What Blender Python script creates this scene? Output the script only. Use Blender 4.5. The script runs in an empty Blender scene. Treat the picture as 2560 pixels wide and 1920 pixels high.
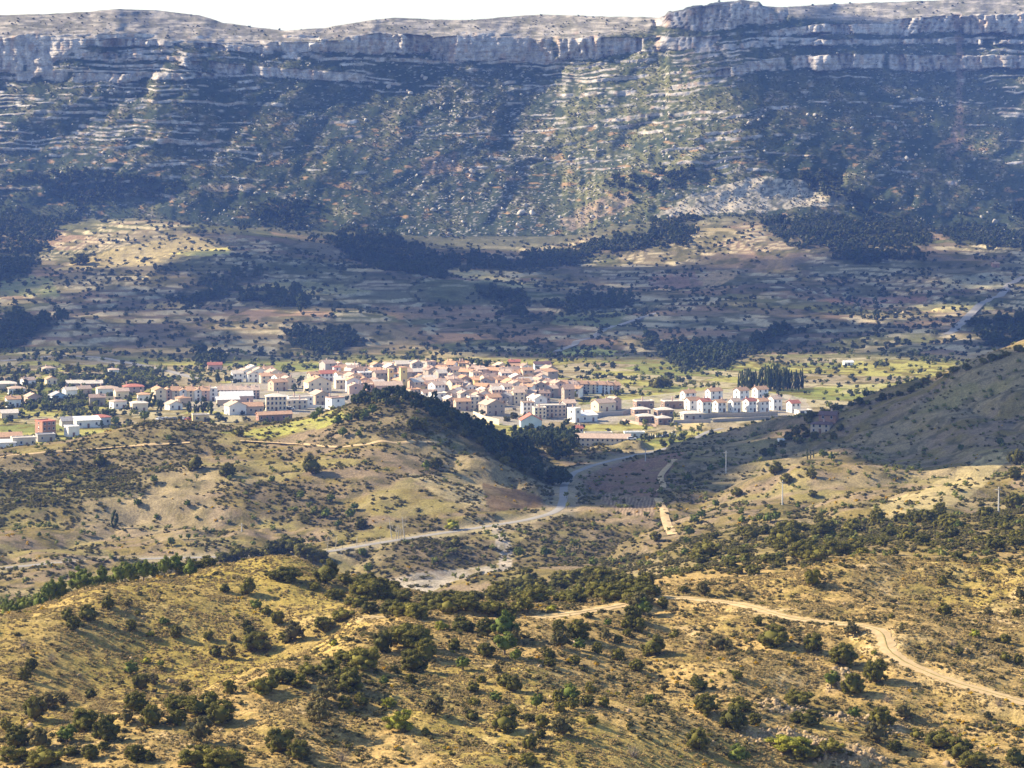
import bpy, bmesh, math, random
import numpy as np

# ------------------------------------------------------------------ camera, sky, sun, exposure
sc = bpy.context.scene
COL = sc.collection
F, YH, CX, CZ = 6048.0, 173.0, 1106.0, 230.0      # focal length and eye level in units of a 2212 x 1659 picture
W, H = 2212.0, 1659.0
cam_d = bpy.data.cameras.new('camera'); cam = bpy.data.objects.new('camera', cam_d); COL.objects.link(cam)
cam.location = (0, 0, CZ); cam.rotation_euler = (math.pi/2, 0, 0)
cam_d.sensor_width = 36.0; cam_d.lens = 36.0*F/W
cam_d.shift_y = -(H/2-YH)/W
cam_d.clip_start = 1.0; cam_d.clip_end = 60000.0
sc.camera = cam

SUN_EL, SUN_BACK = math.radians(32), math.radians(15)   # from the left, a little behind the mountain side
sdir = np.array([-math.cos(SUN_EL)*math.cos(SUN_BACK), math.cos(SUN_EL)*math.sin(SUN_BACK), math.sin(SUN_EL)])
world = bpy.data.worlds.new('World'); sc.world = world; world.use_nodes = True
wn = world.node_tree; wn.nodes.clear()
wo = wn.nodes.new('ShaderNodeOutputWorld'); wb = wn.nodes.new('ShaderNodeBackground'); sky = wn.nodes.new('ShaderNodeTexSky')
sky.sky_type = 'NISHITA'; sky.sun_disc = False; sky.sun_elevation = SUN_EL
sky.sun_rotation = math.atan2(sdir[0], sdir[1])
sky.altitude = 700; sky.air_density = 1.0; sky.dust_density = 1.0; sky.ozone_density = 1.2
wb.inputs['Strength'].default_value = 0.106
wn.links.new(sky.outputs[0], wb.inputs[0]); wn.links.new(wb.outputs[0], wo.inputs[0])
sun_d = bpy.data.lights.new('sun', 'SUN'); sun = bpy.data.objects.new('sun', sun_d); COL.objects.link(sun)
sun_d.energy = 5.0; sun_d.angle = math.radians(0.5); sun_d.color = (1.0, 0.86, 0.63)
sun.location = (-800, 600, 900)
sun.rotation_euler = (math.pi/2-SUN_EL, 0, math.atan2(sdir[0], -sdir[1]))
sc.view_settings.view_transform = 'Standard'; sc.view_settings.look = 'None'
sc.view_settings.exposure = 1.25; sc.view_settings.gamma = 1.0; sc.view_settings.use_curve_mapping = False
cy = sc.cycles
cy.use_denoising = True
try: cy.denoiser = 'OPENIMAGEDENOISE'
except Exception: pass
cy.max_bounces = 4; cy.diffuse_bounces = 2; cy.glossy_bounces = 2; cy.transmission_bounces = 2; cy.volume_bounces = 0
cy.transparent_max_bounces = 16; cy.caustics_reflective = False; cy.caustics_refractive = False
cy.sample_clamp_indirect = 4.0

HAZE = 0.00007
random.seed(7); RNG = np.random.default_rng(7)

# ------------------------------------------------------------------ helpers: noise, geometry, tags
def P(px, py, D): return ((px-CX)/F*D, D, CZ-(py-YH)/F*D)
def hsh(ix, iy, seed):
    h = (ix.astype(np.int64)*374761393 + iy.astype(np.int64)*668265263 + seed*974634777) & 0xffffffff
    h = ((h ^ (h >> 13))*1274126177) & 0xffffffff
    h = ((h ^ (h >> 16))*2246822519) & 0xffffffff
    return ((h ^ (h >> 15)) & 0xffffff)/float(0xffffff)
def vn(x, y, seed=0):
    x = np.asarray(x, float); y = np.asarray(y, float)
    xi = np.floor(x); yi = np.floor(y); fx = x-xi; fy = y-yi
    fx = fx*fx*(3-2*fx); fy = fy*fy*(3-2*fy)
    a = hsh(xi, yi, seed); b = hsh(xi+1, yi, seed); c = hsh(xi, yi+1, seed); d = hsh(xi+1, yi+1, seed)
    return (a*(1-fx)+b*fx)*(1-fy)+(c*(1-fx)+d*fx)*fy
def fbm(x, y, seed=0, n=4, g=0.5):
    s = 0; a = 1; t = 0
    for i in range(n):
        s = s+a*vn(x*2**i+i*17.3, y*2**i+i*9.1, seed+i); t += a; a *= g
    return s/t
def sst(a, b, x):
    t = np.clip((x-a)/(b-a), 0, 1); return t*t*(3-2*t)
def cells(x, y, seed):
    x = np.asarray(x, float); y = np.asarray(y, float)
    xi = np.floor(x); yi = np.floor(y)
    d1 = np.full(x.shape, 9.); d2 = np.full(x.shape, 9.); idv = np.zeros(x.shape)
    for ox in (-1, 0, 1):
        for oy in (-1, 0, 1):
            cx = xi+ox; cyy = yi+oy
            jx = cx+hsh(cx, cyy, seed); jy = cyy+hsh(cx, cyy, seed+5)
            d = np.hypot(jx-x, jy-y); r = hsh(cx, cyy, seed+11)
            m = d < d1
            d2 = np.where(m, d1, np.minimum(d2, d)); idv = np.where(m, r, idv); d1 = np.where(m, d, d1)
    return idv, d2-d1
def inpoly(px, py, poly):
    ins = np.zeros(np.shape(px), bool); n = len(poly)
    for i in range(n):
        x1, y1 = poly[i]; x2, y2 = poly[(i+1) % n]
        c = ((y1 > py) != (y2 > py)) & (px < (x2-x1)*(py-y1)/(y2-y1+1e-9)+x1)
        ins ^= c
    return ins
def interp(u, pts): 
    a = np.array(pts, float); return np.interp(u, a[:, 0], a[:, 1])

def mesh_np(name, v, f, mat=None, smooth=False):
    me = bpy.data.meshes.new(name)
    v = np.asarray(v, np.float32); f = np.asarray(f, np.int32); k = f.shape[1]
    me.vertices.add(len(v)); me.vertices.foreach_set('co', v.ravel())
    me.loops.add(f.size); me.loops.foreach_set('vertex_index', f.ravel())
    me.polygons.add(len(f)); me.polygons.foreach_set('loop_start', np.arange(0, f.size, k, dtype=np.int32))
    me.polygons.foreach_set('loop_total', np.full(len(f), k, np.int32))
    if smooth: me.polygons.foreach_set('use_smooth', np.ones(len(f), bool))
    me.update(calc_edges=True)
    if mat: me.materials.append(mat)
    return me
def link(name, data, parent=None, loc=None, rot=None, scale=None):
    o = bpy.data.objects.new(name, data); COL.objects.link(o)
    if parent: o.parent = parent
    if loc is not None: o.location = loc
    if rot is not None: o.rotation_euler = rot if hasattr(rot, '__len__') else (0, 0, rot)
    if scale is not None: o.scale = scale if hasattr(scale, '__len__') else (scale,)*3
    return o
def tag(o, label=None, cat=None, group=None, kind=None):
    if label: o['label'] = label
    if cat: o['category'] = cat
    if group: o['group'] = group
    if kind: o['kind'] = kind
    return o

# ------------------------------------------------------------------ materials
def newmat(name):
    m = bpy.data.materials.new(name); m.use_nodes = True
    nt = m.node_tree; b = nt.nodes['Principled BSDF']; b.inputs['Specular IOR Level'].default_value = 0.15
    b.inputs['Roughness'].default_value = 0.9
    return m, nt, b
def node(nt, t, **kw):
    n = nt.nodes.new(t)
    for k, v in kw.items():
        if k.startswith('i_'): n.inputs[k[2:].replace('_', ' ')].default_value = v
        else: setattr(n, k, v)
    return n
def ground_mat(name, scales, amt, bump, bdist):
    # the land-cover colour of the sheet, broken up by grain and fine relief
    m, nt, b = newmat(name); L = nt.links.new
    at = node(nt, 'ShaderNodeAttribute', attribute_name='cover')
    geo = node(nt, 'ShaderNodeNewGeometry')
    col = at.outputs['Color']; hsum = None
    for s, a in zip(scales, amt):
        nz = node(nt, 'ShaderNodeTexNoise'); nz.inputs['Scale'].default_value = s; nz.inputs['Detail'].default_value = 5; nz.inputs['Roughness'].default_value = .65
        L(geo.outputs['Position'], nz.inputs['Vector'])
        mr = node(nt, 'ShaderNodeMapRange'); mr.inputs['From Min'].default_value = .32; mr.inputs['From Max'].default_value = .68
        mr.inputs['To Min'].default_value = 1-a; mr.inputs['To Max'].default_value = 1+a
        L(nz.outputs['Fac'], mr.inputs['Value'])
        mx = node(nt, 'ShaderNodeVectorMath', operation='SCALE'); L(col, mx.inputs[0]); L(mr.outputs[0], mx.inputs['Scale']); col = mx.outputs[0]
        hsum = nz.outputs['Fac'] if hsum is None else hsum
    bp = node(nt, 'ShaderNodeBump'); bp.inputs['Strength'].default_value = bump; bp.inputs['Distance'].default_value = bdist
    L(hsum, bp.inputs['Height']); L(bp.outputs[0], b.inputs['Normal']); L(col, b.inputs['Base Color'])
    b.inputs['Roughness'].default_value = 1; b.inputs['Specular IOR Level'].default_value = 0
    return m
def plain_mat(name, col, var=.12, scale=2., rough=.85, spec=.15, objvar=0.0, bump=0):
    m, nt, b = newmat(name); L = nt.links.new
    tc = node(nt, 'ShaderNodeTexCoord'); nz = node(nt, 'ShaderNodeTexNoise'); nz.inputs['Scale'].default_value = scale; nz.inputs['Detail'].default_value = 5
    L(tc.outputs['Object'], nz.inputs['Vector'])
    mr = node(nt, 'ShaderNodeMapRange'); mr.inputs['From Min'].default_value = .3; mr.inputs['From Max'].default_value = .7
    mr.inputs['To Min'].default_value = 1-var; mr.inputs['To Max'].default_value = 1+var; L(nz.outputs['Fac'], mr.inputs['Value'])
    mx = node(nt, 'ShaderNodeVectorMath', operation='SCALE'); mx.inputs[0].default_value = col; L(mr.outputs[0], mx.inputs['Scale']); out = mx.outputs[0]
    if objvar:
        oi = node(nt, 'ShaderNodeObjectInfo'); hs = node(nt, 'ShaderNodeHueSaturation')
        m1 = node(nt, 'ShaderNodeMapRange'); m1.inputs['To Min'].default_value = 1-objvar; m1.inputs['To Max'].default_value = 1+objvar; L(oi.outputs['Random'], m1.inputs['Value'])
        L(m1.outputs[0], hs.inputs['Value']); L(out, hs.inputs['Color']); out = hs.outputs[0]
    L(out, b.inputs['Base Color']); b.inputs['Roughness'].default_value = rough; b.inputs['Specular IOR Level'].default_value = spec
    if bump:
        bp = node(nt, 'ShaderNodeBump'); bp.inputs['Strength'].default_value = bump; L(nz.outputs['Fac'], bp.inputs['Height']); L(bp.outputs[0], b.inputs['Normal'])
    return m
def leaf_mat(name, col, col2, transl=.25):
    # foliage: hue between two leaf colours, plant by plant and clump by clump
    m, nt, b = newmat(name); L = nt.links.new
    oi = node(nt, 'ShaderNodeObjectInfo'); geo = node(nt, 'ShaderNodeNewGeometry'); tc = node(nt, 'ShaderNodeTexCoord')
    nz = node(nt, 'ShaderNodeTexNoise'); nz.inputs['Scale'].default_value = 2.2; nz.inputs['Detail'].default_value = 3; L(tc.outputs['Object'], nz.inputs['Vector'])
    a1 = node(nt, 'ShaderNodeMath', operation='ADD'); L(oi.outputs['Random'], a1.inputs[0]); L(nz.outputs['Fac'], a1.inputs[1])
    a2 = node(nt, 'ShaderNodeMapRange'); a2.inputs['From Min'].default_value = .3; a2.inputs['From Max'].default_value = 1.7; L(a1.outputs[0], a2.inputs['Value'])
    mx = node(nt, 'ShaderNodeMix', data_type='RGBA'); mx.inputs['A'].default_value = (*col, 1); mx.inputs['B'].default_value = (*col2, 1); L(a2.outputs[0], mx.inputs['Factor'])
    mr = node(nt, 'ShaderNodeMapRange'); mr.inputs['To Min'].default_value = .65; mr.inputs['To Max'].default_value = 1.35; L(geo.outputs['Random Per Island'], mr.inputs['Value'])
    sm = node(nt, 'ShaderNodeVectorMath', operation='SCALE'); L(mx.outputs['Result'], sm.inputs[0]); L(mr.outputs[0], sm.inputs['Scale'])
    L(sm.outputs[0], b.inputs['Base Color']); b.inputs['Roughness'].default_value = .75
    tr = node(nt, 'ShaderNodeBsdfTranslucent'); L(sm.outputs[0], tr.inputs['Color'])
    ms = node(nt, 'ShaderNodeMixShader'); ms.inputs[0].default_value = transl
    L(b.outputs[0], ms.inputs[1]); L(tr.outputs[0], ms.inputs[2]); L(ms.outputs[0], nt.nodes['Material Output'].inputs['Surface'])
    return m
# ------------------------------------------------------------------ the land: control points (picture column, picture row, distance)
ROAD = [(-300,1245,840),(0,1228,850),(110,1217,862),(280,1208,880),(480,1203,888),(690,1195,890),(800,1176,903),(900,1160,917),(1000,1145,930),(1080,1133,940),(1140,1123,948),(1190,1110,962),(1211,1098,980),(1217,1078,1005),(1218,1048,1045),(1238,1022,1085),(1275,1007,1118),(1320,995,1150),(1365,985,1185),(1420,974,1240),(1475,958,1330),(1505,945,1385),(1530,932,1430),(1560,925,1460)]
TRACK = [(800,1334,441),(860,1338,441),(950,1342,441),(1030,1345,442),(1110,1340,445),(1200,1331,447),(1290,1318,453),(1345,1309,459),(1390,1294,466),(1440,1288,470),(1500,1293,468),(1560,1301,464),(1620,1308,460),(1648,1318,455),(1690,1334,449),(1760,1345,445),(1840,1349,442),(1890,1352,440),(1912,1362,437),(1917,1376,433),(1905,1395,430),(1918,1412,426),(1950,1430,422),(2040,1470,414),(2150,1500,408),(2212,1520,404),(2330,1545,400),(2450,1565,396)]
CP = [
 # in front of the frame
 (-300,2078,200),(300,2078,200),(1000,2078,200),(1700,2078,200),(2500,2078,200),
 (-300,1890,255),(500,1885,255),(1100,1890,255),(1700,1890,262),(2500,1880,268),
 # near hill
 (0,1700,335),(500,1659,335),(1000,1659,338),(1400,1659,350),(1800,1659,372),(2212,1659,376),(2500,1650,380),(1600,1659,360),
 (-200,1690,330),(0,1640,335),(150,1590,350),(300,1530,364),(450,1475,380),(600,1432,393),(750,1388,409),(900,1364,424),
 (600,1560,352),(1000,1550,360),(1000,1440,395),(1200,1450,394),(1200,1550,363),(800,1480,380),
 (150,1612,394),(300,1558,411),(450,1502,430),(600,1455,443),(750,1402,455),(880,1350,458),
 (0,1560,400),(-200,1580,400),(0,1450,434),(150,1420,453),(300,1380,468),(450,1330,484),(600,1290,492),(750,1310,487),
 (-250,1370,462),(0,1326,476),(190,1277,492),(330,1246,502),(430,1222,510),(560,1194,520),(640,1194,521),(700,1224,518),(760,1264,514),(860,1294,508),(960,1312,492),(1060,1318,470),(1200,1308,466),(1300,1285,480),(1400,1272,490),
 # right-hand hill
 (1440,1400,430),(1420,1500,396),(1560,1450,412),(1700,1420,425),(1600,1560,384),(1800,1500,404),(1920,1480,406),(2000,1550,396),(2150,1600,388),
 (2100,1330,458),(2212,1400,436),(2000,1280,474),(1700,1270,474),
 (1480,1270,480),(1560,1254,483),(1700,1222,486),(1840,1195,489),(1930,1208,494),(2080,1218,492),(2212,1205,506),(2450,1190,510),
 # drop behind the foreground
 (-250,1392,488),(0,1348,505),(190,1302,523),(330,1275,534),(430,1252,543),(560,1228,552),(640,1228,552),(720,1255,545),
 (1560,1282,512),(1700,1252,520),(1840,1228,524),(1960,1242,528),(2080,1248,526),(2212,1238,534),
 (-250,1330,620),(0,1315,620),(300,1290,630),(600,1275,640),(850,1300,640),(1050,1310,610),(1250,1290,610),(1420,1250,610),
 (-250,1300,740),(100,1300,740),(500,1300,740),(850,1300,740),(1050,1290,720),(1250,1255,720),(1440,1218,700),
 (1560,1225,580),(1840,1225,570),(2212,1220,575),(2450,1210,575),
 (1600,1188,645),(1800,1172,665),(2000,1152,690),(2212,1130,700),(2450,1110,710),
 # flats below the road
 (300,1280,800),(600,1275,810),(850,1268,840),(950,1262,850),(1050,1252,862),(1120,1235,872),(1200,1205,890),(1300,1165,915),(1350,1215,815),
 (-250,1210,900),(0,1185,905),(200,1185,905),(700,1170,915),
 # left mid hill
 (-250,1080,985),(0,1060,995),(100,1085,975),(250,1130,945),(400,1150,930),(300,1052,990),(450,987,1040),(550,951,1062),
 (-250,985,1050),(0,971,1062),(100,959,1068),(200,943,1078),(330,908,1092),(440,916,1090),(520,932,1085),(600,915,1088),
 (690,896,1096),(740,873,1101),(800,862,1102),(870,858,1101),(920,872,1096),(1000,912,1086),(1080,960,1070),(1160,1010,1052),
 (560,1060,985),(700,1000,1022),(700,1100,960),(870,980,1022),(870,1080,962),(1000,1020,1010),(1000,1090,960),(1040,1040,996),(1100,1106,962),(150,1010,1030),
 # right mid hill and its bowl
 (1450,1150,912),(1400,1100,960),(1350,1060,1020),(1330,1025,1090),(1500,1080,985),(1560,1010,1080),(1650,972,1150),(1800,955,1130),(1950,930,1120),(2100,880,1130),(2212,850,1130),(2450,760,1130),
 (1600,1110,810),(1800,1100,830),(2000,1108,805),(2212,1080,835),(2450,1050,850),(1700,1040,985),(1900,1060,925),(1985,1032,1010),(2150,1000,1000),(2300,960,1000),
 (2450,690,1160),(2212,748,1182),(2140,768,1186),(2050,802,1190),(1950,842,1196),(1900,858,1201),(1850,869,1210),(1760,893,1232),
 # behind the mid hills, the town and its plain
 (-250,1000,1115),(0,990,1122),(100,982,1124),(200,966,1128),(330,938,1136),(440,940,1138),(520,948,1132),(600,936,1136),(690,924,1146),(780,905,1154),(870,896,1158),(960,915,1152),(1060,965,1140),(1160,1010,1120),
 (-250,985,1220),(100,975,1220),(400,960,1250),(700,955,1280),(900,960,1280),(1100,960,1250),
 (1600,965,1320),(1800,940,1400),(2000,935,1400),(2300,930,1420),
 (-250,905,1400),(0,900,1400),(300,895,1410),(500,898,1400),(640,890,1420),(1100,920,1440),(1300,945,1380),(1300,905,1480),(1600,934,1425),(1600,900,1500),(1750,880,1560),(2000,860,1620),(2300,850,1650),
 (0,855,1520),(300,868,1490),(800,848,1570),(1000,818,1690),(1100,850,1590),(1300,848,1620),(1660,843,1660),(1900,838,1690),
 (-250,800,1800),(0,800,1800),(300,800,1800),(800,798,1800),(1200,798,1800),(1700,790,1850),(2212,765,1900),(2450,750,1920),
 (-250,725,2020),(0,728,2020),(600,722,2060),(1000,722,2080),(1500,725,2060),(2212,700,2120),(2450,690,2130),
 (-250,640,2330),(0,640,2330),(420,635,2300),(800,640,2340),(1100,655,2360),(1600,648,2360),(2212,640,2380),(2450,636,2380),
 (0,560,2600),(300,560,2560),(430,545,2520),(650,560,2580),(850,575,2600),(1100,580,2640),(1600,562,2640),(2212,560,2640),(2450,555,2640),(-250,555,2620),
 (-250,478,2880),(0,480,2880),(420,480,2800),(600,490,2860),(1100,520,2850),(1350,500,2870),(1640,480,2860),(1900,500,2880),(2212,500,2880),(2450,495,2880),
 (600,640,2250),(560,600,2420),(900,610,2430),
]
CP = CP+ROAD[::2]+TRACK[::2]
cp = np.array(CP, float)
ca = (cp[:, 0]-CX)/F; cb = np.log(cp[:, 2]); czv = -(cp[:, 1]-YH)/F*cp[:, 2]
SB = 1.0
def tps_k(r2): return np.where(r2 > 0, .5*r2*np.log(np.maximum(r2, 1e-18)), 0.)
n = len(cp); K = tps_k((ca[:, None]-ca)**2+((cb[:, None]-cb)*SB)**2)
K[np.arange(n), np.arange(n)] += 1e-5
Pm = np.stack([np.ones(n), ca, cb*SB], 1)
A = np.zeros((n+3, n+3)); A[:n, :n] = K; A[:n, n:] = Pm; A[n:, :n] = Pm.T
wts = np.linalg.solve(A, np.concatenate([czv, np.zeros(3)]))
def tps(a, b):
    out = np.empty(a.size); af = a.ravel(); bf = b.ravel()*SB
    for i in range(0, a.size, 20000):
        s = slice(i, i+20000)
        k = tps_k((af[s, None]-ca)**2+(bf[s, None]-cb*SB)**2)
        out[s] = k@wts[:n]+wts[n]+wts[n+1]*af[s]+wts[n+2]*bf[s]
    return out.reshape(a.shape)

U = np.arange(-300, 2513, 4.0)
DR = np.concatenate([np.arange(150, 260, 10), np.arange(260, 560, 1.0), np.arange(560, 760, 4.0), np.arange(760, 1240, 2.0), np.arange(1240, 1500, 6.0), np.arange(1500, 1960, 4.5), np.arange(1960, 2900, 4.6)])
NU, ND = len(U), len(DR)
# spline on a coarse lattice, then smooth upsampling
Uc = np.linspace(U[0], U[-1], 150); Bc = np.linspace(math.log(DR[0]), math.log(DR[-1]), 330)
Zc = tps(*np.broadcast_arrays((Uc[None, :]-CX)/F, Bc[:, None]))
def upsample(Zc, Uc, Bc, U, B):
    def w(x, xs):
        t = (x-xs[0])/(xs[1]-xs[0]); i = np.clip(np.floor(t).astype(int), 1, len(xs)-3); f = t-i
        return i, f
    def cub(f): return [(-.5*f+f*f-.5*f**3), (1-2.5*f*f+1.5*f**3), (.5*f+2*f*f-1.5*f**3), (-.5*f*f+.5*f**3)]
    i, f = w(B, Bc); cw = cub(f)
    T = sum(cw[k][:, None]*Zc[i-1+k] for k in range(4))
    j, g = w(U, Uc); dw = cub(g)
    return sum(dw[k][None, :]*T[:, j-1+k] for k in range(4))
Z = upsample(Zc, Uc, Bc, U, np.log(DR))
PXg = np.broadcast_to(U[None, :], (ND, NU)); Dg = np.broadcast_to(DR[:, None], (ND, NU))
Xg = (PXg-CX)/F*Dg
# relief of its own: knolls, hummocks, rills
fg = sst(640, 520, Dg); mid = sst(700, 800, Dg)*sst(1320, 1220, Dg); far = sst(1900, 2050, Dg)
nA = fbm(Xg/26, Dg/20, 11, 3)-.5; nB = fbm(Xg/7, Dg/6, 12, 3)-.5
rid = 1-np.abs(2*fbm(Xg/34+.3*nA, Dg/60, 13, 3)-1)
Z = Z+fg*(3.4*nA+1.1*nB-3.4*(rid-.7))
nM = fbm(Xg/60, Dg/45, 14, 4)-.5; ridM = 1-np.abs(2*fbm(Xg/55+nM, Dg/90+nM, 15, 3)-1)
midN = mid*(1-.8*sst(1030, 1085, Dg)*sst(1330, 1230, PXg))
Z = Z+midN*(8.0*nM-9.0*(ridM-ridM[mid > .5].mean())+1.8*(fbm(Xg/12, Dg/10, 16, 2)-.5))
nV = fbm(Xg/170, Dg/150, 18, 4)-.5
Z = Z+far*(26*nV)
# rock ribs on the right-hand slope
PYt = YH-Z*F/Dg
ROCKY = [(1800,1450),(1900,1430),(1960,1470),(2040,1560),(2060,1659),(1700,1659),(1560,1600),(1600,1540),(1760,1500)]
rk = inpoly(PXg+30*nA*2, PYt+30*nB*2, ROCKY) & (Dg < 460)
rkw = rk*sst(.45, .7, fbm(Xg/9, Dg/9, 23, 2))
Z = Z+rkw*(2.2*np.abs(fbm(Xg/2.2, Dg/2.6, 21, 3)-.35))
# mask of the quarry face beside the road, brown earth with shade painted in
QU = [(1040,1040),(1075,1052),(1120,1056),(1178,1075),(1172,1095),(1060,1106),(1048,1080)]
PYt = YH-Z*F/Dg
qu = inpoly(PXg+6*nM, PYt+8*nM, QU) & (Dg > 900) & (Dg < 1100)
# terraces of the valley
tz = sst(1830, 1960, Dg)
q = Z/2.4+1.6*fbm(Xg/120, Dg/90, 31, 3)
fr = q-np.floor(q); Zt = (np.floor(q)+sst(.66, .98, fr)-1.6*fbm(Xg/120, Dg/90, 31, 3))*2.4
terr_on = tz*sst(.26, .36, fbm(Xg/240, Dg/200, 33, 2))
Z = Z*(1-terr_on)+Zt*terr_on
RISER = terr_on*sst(.62, .70, fr)
# benches for the road and the track
def bench(line, halfw, soft, lo, hi):
    global Z
    pts = np.array([P(*p) for p in line]); pts[:, 2] -= CZ
    # densify
    d = np.concatenate([[0], np.cumsum(np.hypot(*np.diff(pts[:, :2], axis=0).T))]); s = np.arange(0, d[-1], 1.0)
    k = [np.interp(s, d, pts[:, i]) for i in range(3)]
    for _ in range(30):
        for a in k: a[1:-1] = .25*a[:-2]+.5*a[1:-1]+.25*a[2:]
    rows = np.where((DR > lo) & (DR < hi))[0]; r0, r1 = rows[0], rows[-1]+1
    X = Xg[r0:r1]; D = Dg[r0:r1]; best = np.full(X.shape, 1e9); zz = np.zeros(X.shape)
    for i in range(len(s)):
        near = np.abs(DR[r0:r1]-k[1][i]) < halfw+soft+2
        if not near.any(): continue
        a, b = np.where(near)[0][[0, -1]]
        c0 = np.searchsorted(U, (k[0][i]-halfw-soft)/k[1][i]*F+CX-20); c1 = np.searchsorted(U, (k[0][i]+halfw+soft)/k[1][i]*F+CX+20)
        sl = (slice(a, b+1), slice(c0, c1))
        dd = np.hypot(X[sl]-k[0][i], D[sl]-k[1][i]); m = dd < best[sl]
        best[sl] = np.where(m, dd, best[sl]); zz[sl] = np.where(m, k[2][i], zz[sl])
    w = sst(halfw+soft, halfw, best)
    Z[r0:r1] = Z[r0:r1]*(1-w)+zz*w
    full = np.full(Z.shape, 1e9); full[r0:r1] = best
    return full, np.stack(k, 1)
d_road, road_line = bench(ROAD, 4.5, 5.0, 800, 1480)
d_track, track_line = bench(TRACK, 2.2, 3.0, 380, 480)
PYg = YH-Z*F/Dg

# ------------------------------------------------------------------ the mountain: rows climb the face, cliffs are steep rows
SKY = [(-300,45),(-100,36),(0,32),(100,31),(200,24),(260,19),(350,23),(430,33),(455,40),(480,49),(560,60),(615,67),(700,60),(780,46),(850,38),(930,42),(1020,43),(1100,36),(1170,31),(1300,35),(1415,38),(1437,34),(1442,26),(1477,19),(1482,14),(1529,9),(1534,5),(1584,3),(1600,-2),(1640,4),(1648,13),(1700,15),(1800,9),(1900,5),(2000,2),(2100,-2),(2212,-6),(2350,-10),(2550,-6)]
rim = interp(U, SKY)+2.5*(fbm(U/18, U*0, 41, 3)-.5)+3.5*sst(1400, 1440, U)*sst(1740, 1690, U)*(hsh(np.floor(U/23), U*0, 43)-.5)+1.5*(fbm(U/60, U*0, 42, 2)-.5)
py0 = PYg[-1]
NM = 430
tt = np.linspace(0, 1, NM)[:, None]
PYm = py0[None, :]*(1-tt)+rim[None, :]*tt
PXm = np.broadcast_to(U[None, :], PYm.shape)
wv = fbm(PXm/70, PYm/60, 51, 3)-.5
# clean walls: (top line, height line, lean)
def band(pts, gap=0.0, seed=0, e=1.6, wob=5.0):
    a = np.array(pts, float); u = PXm[0]
    top = np.interp(u, a[:, 0], a[:, 1]); hh = np.interp(u, a[:, 0], a[:, 2], left=0, right=0)
    st = np.floor(u/(9+6*hsh(np.floor(u/60), u*0, seed+3)))
    top = top+wob*(fbm(u/22, u*0, seed, 3)-.5)+2.0*(hsh(st, st*0, seed+7)-.5)
    bot = top+hh*(1+.35*(fbm(u/30, u*0, seed+1, 3)-.5))+2.5*(hsh(st, st*0, seed+8)-.5)
    m = sst(-e, e*.2, PYm-top[None, :])*sst(e, -e*.2, PYm-bot[None, :])*(hh > 1)[None, :]
    cut = sst(.20, .27, fbm(PXm/30+.5*wv, PYm/160, seed+6, 2))
    m = m*cut
    if gap: m = m*sst(gap-.06, gap+.06, fbm(PXm/26, PYm/30, seed+5, 3))
    return m
BIG = band([(-300,82,80),(0,84,75),(60,74,95),(110,80,85),(150,84,30),(200,88,8),(240,86,13),(300,85,15),(370,90,9),(380,88,0),(500,90,0)],0,60)
BIG = np.maximum(BIG, band([(560,90,0),(580,94,16),(745,90,22),(750,78,38),(830,72,42),(930,78,38),(934,84,46),(985,78,50),(1100,80,46),(1180,84,48),(1260,84,44),(1330,82,38),(1400,84,28),(1480,80,24),(1540,80,18),(1560,78,0)],0,64,wob=3))
BIG = np.maximum(BIG, band([(1410,44,0),(1415,42,12),(1450,30,28),(1500,18,44),(1560,10,52),(1600,6,48),(1640,16,36),(1690,26,22),(1700,28,0)],0,68,wob=2))
BIG = np.maximum(BIG, band([(1660,70,0),(1670,66,12),(1760,54,16),(1900,52,20),(1950,42,34),(2060,34,34),(2150,32,40),(2212,28,44),(2550,30,44)],0,72))
BIG = np.maximum(BIG, band([(1540,162,0),(1560,150,16),(1650,130,22),(1720,122,26),(1820,118,32),(2000,120,30),(2212,120,28),(2550,120,30)],0,76))
BIG = np.maximum(BIG, .9*band([(385,140,0),(400,132,14),(460,134,20),(600,148,18),(780,160,18),(790,160,0)],0,80))
BIG = np.maximum(BIG, .9*band([(60,130,0),(70,124,24),(160,112,10),(400,122,8),(410,122,0)],.3,84))
BIG = np.maximum(BIG, .8*band([(-300,160,20),(100,156,18),(260,160,16),(470,158,10),(480,160,0)],.36,88))
BIG = np.maximum(BIG, .8*band([(420,92,0),(430,93,8),(560,106,9),(700,118,7),(710,118,0)],.36,92))
BIG = np.maximum(BIG, .8*band([(1500,108,0),(1510,104,10),(1640,88,12),(1800,86,10),(2040,84,10),(2212,88,9),(2550,90,9)],.36,96))
# thin broken strata: ledges that follow the dip
dip = interp(PXm[0], [(-300,10),(0,0),(350,0),(700,16),(1000,26),(1180,22),(1400,6),(1600,-10),(1800,-14),(2212,-14),(2550,-10)])
qd = PYm-dip[None, :]-18*wv-3*(fbm(PXm/14, PYm/10, 53, 2)-.5)
led = np.zeros(PYm.shape)
zone = interp(PXm[0], [(-300,.42),(0,.42),(300,.41),(700,.34),(1000,.34),(1200,.41),(1500,.40),(1700,.31),(2000,.29),(2212,.36),(2550,.36)])
for per, amp, sd in ((15., 1., 101), (8.5, .8, 111)):
    k = np.floor(qd/per); f = qd/per-k
    on = fbm(PXm/130, k*7.3, sd, 3)*.72+fbm(PXm/20, k*3.1+PYm/30, sd+1, 2)*.28
    thr = 1-zone[None, :]+.10*sst(330, 430, PYm)-.06*sst(260, 120, PYm)
    w = sst(thr-.03, thr+.05, on)*sst(.10, .22, f)*sst(.62, .45, f)*amp
    led = np.maximum(led, w*sst(60, 80, PYm)*sst(455, 400, PYm))
CL = np.clip(np.maximum(BIG, led*(1-.0*BIG)), 0, 1)
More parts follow.
